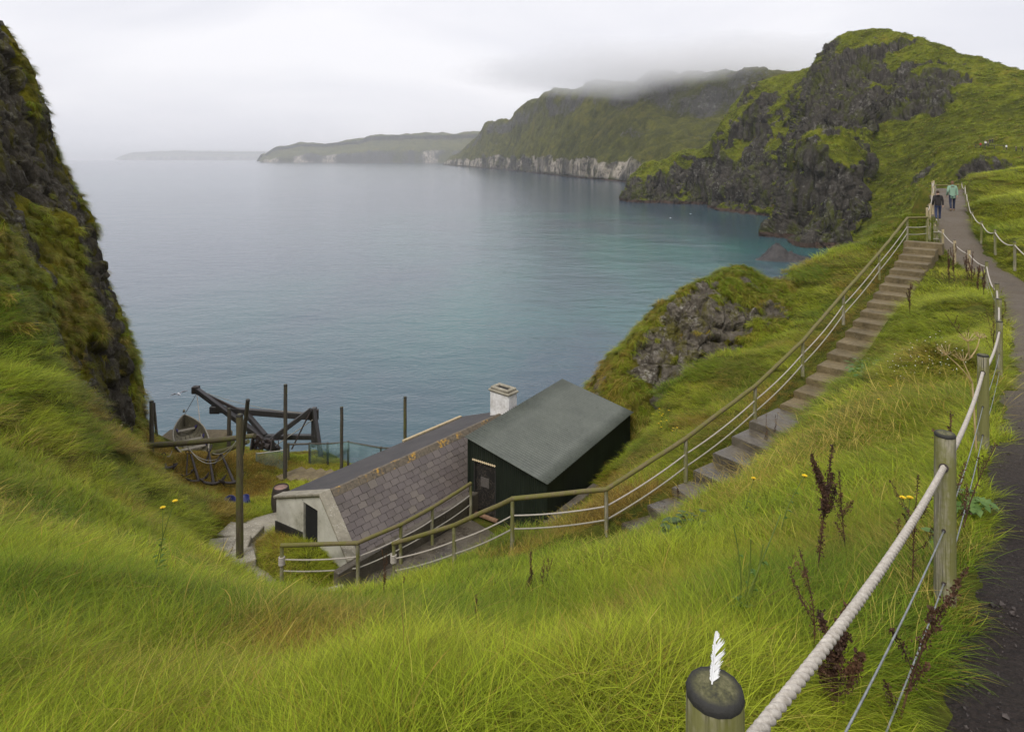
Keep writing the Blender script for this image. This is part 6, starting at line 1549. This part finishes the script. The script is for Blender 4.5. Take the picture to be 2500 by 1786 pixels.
def coll(name, objs):
    c = bpy.data.collections.new(name)
    for o in objs: c.objects.link(o)
    return c
C_NEAR = coll('grass_near', [clump('grass_a%d' % k, 640, 0.24, 0.12, 0.36, 0.0019, 38, -8, 1.15, 6, 200 + k) for k in range(6)])
C_MID = coll('grass_mid', [clump('grass_b%d' % k, 420, 0.42, 0.16, 0.40, 0.0060, 36, -14, 0.6, 4, 220 + k) for k in range(5)])
C_FAR = coll('grass_far', [clump('grass_c%d' % k, 360, 0.75, 0.22, 0.50, 0.013, 40, -16, 0.6, 3, 240 + k) for k in range(5)])
C_TUFT = coll('grass_tuft', [clump('grass_d%d' % k, 60, 0.13, 0.20, 0.55, 0.010, 40, -50, 0.5, 4, 260 + k) for k in range(5)])
C_STEM = coll('grass_stem', [clump('grass_e%d' % k, 4, 0.12, 0.35, 0.75, 0.0013, 58, -8, 0.8, 8, 280 + k, True, 0.6, 1.0) for k in range(5)])
C_TURF = coll('grass_turf', [clump('grass_f%d' % k, 60, 0.16, 0.06, 0.20, 0.008, 60, 0, 1.6, 3, 300 + k) for k in range(4)])

def scatter(name, label, pts, X, Z, scl, tint, lush, col, cat='grass'):
    """instances of the clumps of a collection, x axis along X, z axis near Z"""
    n = len(pts)
    Z = Z / np.linalg.norm(Z, axis=1, keepdims=True); X = X - Z * (X * Z).sum(1, keepdims=True); X /= np.linalg.norm(X, axis=1, keepdims=True) + 1e-9; Yv = np.cross(Z, X)
    ry = np.arcsin(np.clip(-X[:, 2], -1, 1)); rx = np.arctan2(Yv[:, 2], Z[:, 2]); rz = np.arctan2(X[:, 1], X[:, 0])
    me = bpy.data.meshes.new(name); me.vertices.add(n); me.vertices.foreach_set('co', np.ascontiguousarray(pts, dtype=np.float32).ravel())
    for an, av in (('rot', np.stack([rx, ry, rz], 1)), ):
        a = me.attributes.new(an, 'FLOAT_VECTOR', 'POINT'); a.data.foreach_set('vector', np.ascontiguousarray(av, dtype=np.float32).ravel())
    for an, av in (('scl', scl), ('tint', tint), ('lush', lush)):
        a = me.attributes.new(an, 'FLOAT', 'POINT'); a.data.foreach_set('value', np.ascontiguousarray(av, dtype=np.float32))
    a = me.attributes.new('idx', 'INT', 'POINT'); a.data.foreach_set('value', rng.integers(0, len(col.objects), n).astype(np.int32))
    me.update(); o = link(name, me)
    ng = bpy.data.node_groups.new(name + '_nodes', 'GeometryNodeTree')
    ng.interface.new_socket('Geometry', in_out='INPUT', socket_type='NodeSocketGeometry'); ng.interface.new_socket('Geometry', in_out='OUTPUT', socket_type='NodeSocketGeometry')
    N, L = ng.nodes, ng.links
    gi, go = N.new('NodeGroupInput'), N.new('NodeGroupOutput'); ip = N.new('GeometryNodeInstanceOnPoints'); ci = N.new('GeometryNodeCollectionInfo')
    ci.inputs['Collection'].default_value = col; ci.inputs['Separate Children'].default_value = True; ci.inputs['Reset Children'].default_value = True
    def na(nm, tp_):
        x = N.new('GeometryNodeInputNamedAttribute'); x.data_type = tp_; x.inputs['Name'].default_value = nm; return x.outputs['Attribute']
    m2p = N.new('GeometryNodeMeshToPoints')
    L.new(gi.outputs[0], m2p.inputs['Mesh']); L.new(m2p.outputs['Points'], ip.inputs['Points']); L.new(ci.outputs[0], ip.inputs['Instance']); ip.inputs['Pick Instance'].default_value = True
    L.new(na('idx', 'INT'), ip.inputs['Instance Index'])
    e2r = N.new('FunctionNodeEulerToRotation'); L.new(na('rot', 'FLOAT_VECTOR'), e2r.inputs[0]); L.new(e2r.outputs[0], ip.inputs['Rotation']); L.new(na('scl', 'FLOAT'), ip.inputs['Scale'])
    L.new(ip.outputs['Instances'], go.inputs[0])
    md = o.modifiers.new('scatter', 'NODES'); md.node_group = ng
    return tag(o, label, cat, kind='stuff')

C_EDGE = coll('grass_edge', [clump('grass_g%d' % k, 34, 0.09, 0.12, 0.34, 0.0045, 40, -12, 0.8, 4, 320 + k) for k in range(5)])
def blocked(x, y, mg=0.0):
    dp, _ = polyd(x, y, PATHC); ds, _ = polyd(x, y, STAIRC); dc, _ = polyd(x, y, CORR); dl, _ = polyd(x, y, LOWP)
    p3 = np.stack([x, y, 0 * x], -1)
    edge = 0.16 * fbm(p3 / 0.5, 2, 171)
    b = (dp < 0.90 + edge + mg) | (ds < 0.60 + edge * 0.4 + mg) | (dc < 0.86 + edge * .5 + mg) | (dl < 0.60 + edge * .6 + mg)
    rx, ry = x - cA.x, y - cA.y; t = rx * cu.x + ry * cu.y; w = rx * cn.x + ry * cn.y
    b |= (t > -0.05 - mg) & (t < CL + mg) & (w > -W2 - 0.05 - mg) & (w < W1 + 0.25 + mg)
    rx, ry = x - shed_o.x, y - shed_o.y; t = rx * su.x + ry * su.y; w = rx * sn.x + ry * sn.y
    b |= (t > -0.12 - mg) & (t < SL + 0.1 + mg) & (w > -0.1 - mg) & (w < SWD + 0.12 + mg)
    b |= (np.abs(x + 15.0) < 2.1) & (np.abs(y - 31.0) < 1.7)
    return b
def jgrid(x0, x1, y0, y1, s):
    gx_, gy_ = np.meshgrid(np.arange(x0, x1, s), np.arange(y0, y1, s), indexing='ij')
    x = gx_.ravel() + rng.uniform(-s, s, gx_.size) * 0.6; y = gy_.ravel() + rng.uniform(-s, s, gx_.size) * 0.6
    return x, y
def frame(x, y):
    """height, surface normal, downhill flow combed by the wind"""
    e = 0.25; z = H(x, y); gx_ = (H(x + e, y) - H(x - e, y)) / (2 * e); gy_ = (H(x, y + e) - H(x, y - e)) / (2 * e)
    nr = np.stack([-gx_, -gy_, np.ones_like(x)], 1); nr /= np.linalg.norm(nr, axis=1, keepdims=True)
    p3 = np.stack([x, y, 0 * x], -1)
    ang = np.arctan2(-gy_, -gx_) + 1.5 * fbm(p3 / 2.6, 3, 181) + 0.35 * rng.normal(size=x.shape) + np.where(x > -2, -0.55, 0.45)
    fl = np.stack([np.cos(ang), np.sin(ang), 0 * ang], 1)
    return z, nr, fl, np.hypot(gx_, gy_)
def spot(x, y, px, py, r, d=None):
    c = hit(px, py); return np.exp(-(((x - c.x) ** 2 + (y - c.y) ** 2) / (r * r)))
TUFT_SPOTS = [(1640,1500,0.7,0.30),(1700,1420,0.8,0.30),(830,1580,0.5,0.20),(700,1560,0.5,0.15),(150,1660,0.5,0.25),(560,1620,0.4,0.2),(1480,1560,0.7,0.30),(230,1030,1.2,0.25),(330,1110,1.2,0.25),(180,900,1.4,0.25),(60,1100,1.3,0.25),
              (480,1160,2.0,0.55),(600,1200,1.8,0.5),(560,1250,1.0,0.3),(660,1330,1.0,0.3),(760,1300,0.8,0.25),(1500,1190,1.0,0.3),(1600,1130,1.0,0.4),(1740,1020,0.9,0.35),(1560,1230,0.8,0.5),(1930,960,0.6,0.4),(2180,700,1.2,0.3),(2060,640,2.0,0.25),(1960,800,1.0,0.2),
              (2390,1550,0.28,0.4),(2350,470,2.5,0.25)]
_spots = [(hit(a, b), r, s) for a, b, r, s in TUFT_SPOTS]
def colours(x, y):
    p3 = np.stack([x, y, 0 * x], -1)
    tint = 0.17 + 0.58 * fbm(p3 / 1.6, 4, 191) + 0.18 * fbm(p3 / 0.35, 2, 193)
    for c, r, s in _spots: tint = tint + s * np.exp(-(((x - c.x) ** 2 + (y - c.y) ** 2) / (r * r)))
    dp, _ = polyd(x, y, PATHC)
    ds, _ = polyd(x, y, [(q[0] - 0.5, q[1] + 0.75, 0) for q in STAIRC]); tint = tint + 0.38 * np.exp(-(ds / 0.75) ** 2)
    bank = sstep(0, 3, x - 0.70 * y) * sstep(20, 26, y)
    tint = tint - 0.25 * bank - 0.12 * sstep(11, 8, np.hypot(x, y))
    lush = 0.42 + 0.95 * fbm(p3 / 2.0, 3, 197) - 0.12 * sstep(0.5, 3, x) * sstep(9, 5, y) + 0.10 * rng.normal(size=x.shape) + 0.40 * bank
    return np.clip(tint, 0, 1), np.clip(lush, 0, 1)
RINGS = [(-1.0, 3.4, 0.165, C_NEAR, 0.95, 'fine long grass on the slope nearest the eye'), (3.4, 6.5, 0.20, C_NEAR, 1.05, 'combed long grass lower on the near slope'), (6.5, 13.0, 0.31, C_MID, 1.0, 'long grass on the hump before the cottage'),
         (13.0, 24.0, 0.48, C_MID, 1.15, 'grass round the stairs and the cottage'), (24.0, 52.0, 0.82, C_FAR, 1.0, 'bright grass along the far path and bank')]
ALLG = []
for k, (d0, d1, s, col, sc, lab) in enumerate(RINGS):
    w = 1.05
    x, y = jgrid(-w * d1 - 1.2, w * d1 + 1.2, max(d0, -1.0), d1, s)
    px = CX + FPX * x / np.maximum(y, 0.3)
    keep = (np.abs(x) < 0.98 * np.maximum(y, 0) + 1.3) & (np.hypot(x, y - 0) > 0.75)
    x, y = x[keep], y[keep]; z0 = H(x, y)
    # only what the slope in front of the eye can show, with a margin
    v = YH - FPX * z0 / np.maximum(y, 0.2)
    keep = (v < 2150) & (z0 > -14.9) & ~blocked(x, y, (0.22, 0.22, 0.4, 0.45, 0.6)[k]); x, y = x[keep], y[keep]
    z, nr, fl, st_ = frame(x, y)
    terr = sstep(-10.9, -11.6, z) * sstep(19.5, 22, y)                 # short trampled grass on the terrace
    tint, lush = colours(x, y)
    scl = sc * (1 + 0.22 * rng.normal(size=x.shape)).clip(0.5, 1.6) * (1 - 0.62 * terr)
    dp, _ = polyd(x, y, PATHC); scl *= 0.55 + 0.45 * sstep(0.8, 1.6, dp); ds, _ = polyd(x, y, STAIRC); scl *= 0.5 + 0.5 * sstep(0.6, 1.5, ds)
    keep = st_ < 1.7
    pts = np.stack([x, y, z - 0.01], 1)
    Zv = nr * 0.55 + np.array([0, 0, 0.45]); Xv = fl - 0.35 * st_[:, None] * np.array([0, 0, 1.0])
    scatter('grass', lab, pts[keep], Xv[keep], Zv[keep], scl[keep], tint[keep], lush[keep], col)
    # scattered dry seed stems
    m = keep & (rng.random(len(x)) < (0.09 if k < 2 else 0.15)) & (terr < 0.3)
    ALLG.append((pts[m], Xv[m], Zv[m], 0.9 * scl[m], np.full(m.sum(), 0.95), lush[m]))
A_ = [np.concatenate([g[j] for g in ALLG]) for j in range(6)]
# small tufts that close the edges along path, stairs and walls
EX, EY = [], []
for (x0, x1, y0, y1, s) in ((-2, 8, 0, 8, 0.06), (4, 16, 8, 18, 0.12), (-11, 6, 14.5, 24, 0.13), (4, 30, 15, 36, 0.17)):
    x, y = jgrid(x0, x1, y0, y1, s); k_ = (y > 0.6) & ~blocked(x, y) & blocked(x, y, 0.5); EX.append(x[k_]); EY.append(y[k_])
x, y = np.concatenate(EX), np.concatenate(EY); z, nr, fl, st_ = frame(x, y); tint, lush = colours(x, y); k_ = (z > -14.9) & (st_ < 1.9)
dd_ = np.hypot(x, y); scl = (0.75 + 0.03 * dd_.clip(0, 25)) * rng.uniform(0.6, 1.25, len(x)); ds, _ = polyd(x, y, STAIRC); scl *= 0.45 + 0.55 * sstep(0.55, 1.2, ds)
scatter('edge_grass', 'low tufts along the edges of the path, the stairs and the walls', np.stack([x, y, z], 1)[k_], fl[k_], (nr * .5 + np.array([0, 0, .5]))[k_], scl[k_], tint[k_], lush[k_], C_EDGE)

# a thick stand of pale seed stems in the middle of the right-hand slope
n = 520; c = hit(1830, 1230); q = hit(2230, 1010)
f = rng.random(n); xs = c.x + (q.x - c.x) * f + rng.normal(0, 0.75, n); ys = c.y + (q.y - c.y) * f + rng.normal(0, 0.75, n); ok = ~blocked(xs, ys); xs, ys = xs[ok], ys[ok]
z, nr, fl, st_ = frame(xs, ys); B_ = (np.stack([xs, ys, z], 1), fl, nr * .4 + np.array([0, 0, .6]), rng.uniform(0.9, 1.5, len(xs)), np.full(len(xs), 1.0), np.ones(len(xs)))
A_ = [np.concatenate([a, b]) for a, b in zip(A_, B_)]
scatter('dry_stems', 'thin straw-coloured seed stems scattered through the grass', *A_, C_STEM)

# long wind-combed wisps lying over the shorter grass
C_WISP = coll('grass_wisp', [clump('grass_i%d' % k, 26, 0.22, 0.40, 0.85, 0.0026, 30, -16, 0.22, 7, 360 + k) for k in range(5)])
wx, wy = jgrid(-12, 12, 2.2, 17, 0.27); p3 = np.stack([wx, wy, 0 * wx], -1)
k_ = (np.abs(wx) < 0.95 * wy + 0.8) & ~blocked(wx, wy, 0.35) & (fbm(p3 / 1.3, 3, 211) > 0.02); wx, wy = wx[k_], wy[k_]
z, nr, fl, st_ = frame(wx, wy); tint, lush = colours(wx, wy); k_ = (z > -10.9) & (st_ < 1.5)
scatter('wispy_grass', 'long pale wind-combed wisps lying over the grass of the near slope', np.stack([wx, wy, z + 0.03], 1)[k_], (fl - 0.35 * st_[:, None] * np.array([0, 0, 1.0]))[k_], nr[k_], (rng.uniform(0.7, 1.15, len(wx)) * (0.85 + 0.02 * wy))[k_], np.clip(tint + 0.10, 0, 1)[k_], np.clip(lush + 0.35, 0, 1)[k_], C_WISP)

def on_mesh(name, label, G, rock, n, col, sc, thr, tint0, view_d, seed, zmin=-99):
    nr = facing(G, normals(G)); nu, nv = rock.shape
    g = np.random.default_rng(seed); i = g.integers(1, nu - 1, n * 4); j = g.integers(1, nv - 1, n * 4)
    p = G[i, j]; r = rock[i, j]; nn_ = nr[i, j]; px = CX + FPX * p[:, 0] / np.maximum(p[:, 1], 0.5)
    area = np.linalg.norm(np.cross(G[i + 1, j] - G[i, j], G[i, j + 1] - G[i, j]), axis=1); area /= np.percentile(area, 90)
    k = (g.random(len(i)) < area) & (r < thr + 0.25 * g.normal(size=len(i))) & (px > -260) & (px < 2760) & (p[:, 2] > zmin); k &= np.cumsum(k) <= n
    p, nn_ = p[k], nn_[k]; p = p + nn_ * 0.02
    X_ = np.tile(np.array([0, 0, -1.0]), (len(p), 1)) + nn_ * 0.5 + 0.35 * g.normal(size=(len(p), 3)); Z_ = nn_ * 0.7 + np.array([0, 0, 0.5])
    tint = np.clip(tint0 + 0.45 * fbm(p / 1.9, 3, seed) + 0.12 * g.normal(size=len(p)), 0, 1); lush = np.clip(0.35 + 0.6 * fbm(p / 2.5, 3, seed + 5), 0, 1)
    scatter(name, label, p, X_, Z_, sc * g.uniform(0.6, 1.4, len(p)), tint, lush, col)
on_mesh('crag_tufts', 'brown and green grass tufts hanging on the crag', CRAG_G, CRAG_R, 5200, C_TUFT, 0.95, 0.42, 0.40, 40, 401)
on_mesh('outcrop_tufts', 'golden grass tufts draped over the rocky outcrop', OUT_G, OUT_R, 4200, C_TUFT, 0.9, 0.40, 0.38, 40, 402, -14.5)

# short trampled turf on the terrace
x, y = jgrid(-16.5, 0, 16.5, 31, 0.13); z, nr, fl, st_ = frame(x, y); k_ = ~blocked(x, y) & (z < -10.9) & (z > -14.5) & (st_ < 1.4); tint, lush = colours(x, y)
scatter('terrace_turf', 'short orange and green turf on the terrace round the cottage', np.stack([x, y, z], 1)[k_], fl[k_], nr[k_], rng.uniform(0.7, 1.3, k_.sum()), np.clip(tint[k_] + 0.18, 0, 1), np.clip(lush[k_] + 0.2, 0, 1), C_TURF)
# rough vegetation that breaks the smooth line of the big headland
C_BUSH = coll('grass_bush', [clump('grass_h%d' % k, 36, 0.8, 0.4, 1.0, 0.11, 50, -30, 1.0, 2, 340 + k) for k in range(4)])
on_mesh('headland_growth', 'rough grass and heather on the big headland', HEAD_G, HEAD_R, 22000, C_BUSH, 1.0, 0.5, 0.26, 400, 403, SEA + 3)

# ------------------------------------------------------------------ the damp air
hz = Mat('damp_air')
pv = hz.n('VolumePrincipled', {'Color': (0.97, 0.97, 0.99), 'Density': 1.0e-4, 'Anisotropy': 0.15}); hz.t.links.new(pv.outputs[0], hz.out.inputs['Volume'])
lc = Mat('low_cloud'); tc = lc.n('TexCoord').outputs['Object']
r_ = lc.n('VectorMath', {0: tc}, operation='LENGTH').outputs['Value']; cn_ = lc.noise(lc.n('Mapping', {'Vector': tc, 'Scale': (1.0, 1.0, 0.55)}).outputs[0], 2.6, 4, 0.6)
fo_ = lc.math('SUBTRACT', lc.math('SUBTRACT', 1.0, r_), lc.math('MULTIPLY', lc.math('SUBTRACT', 1.0, cn_), 0.75))
pv2 = lc.n('VolumePrincipled', {'Color': (0.99, 0.99, 1.0), 'Density': lc.math('MULTIPLY', lc.math('MAXIMUM', fo_, 0.0), 0.032), 'Anisotropy': 0.2}); lc.t.links.new(pv2.outputs[0], lc.out.inputs['Volume'])
lcm = bpy.data.meshes.new('low_cloud'); bm = bmesh.new(); bmesh.ops.create_icosphere(bm, subdivisions=3, radius=1.0); bm.to_mesh(lcm); bm.free()
lco = link('low_cloud', lcm, lc.m); lco.location = P(1640, 168, 980); lco.scale = (560, 320, 66); tag(lco, 'low cloud lying on the top of the far cliffs', 'cloud', kind='stuff')
haze = MB().box((0, 22500, 105), (61000, 45900, 304)).build('haze', hz.m); tag(haze, kind='stuff')
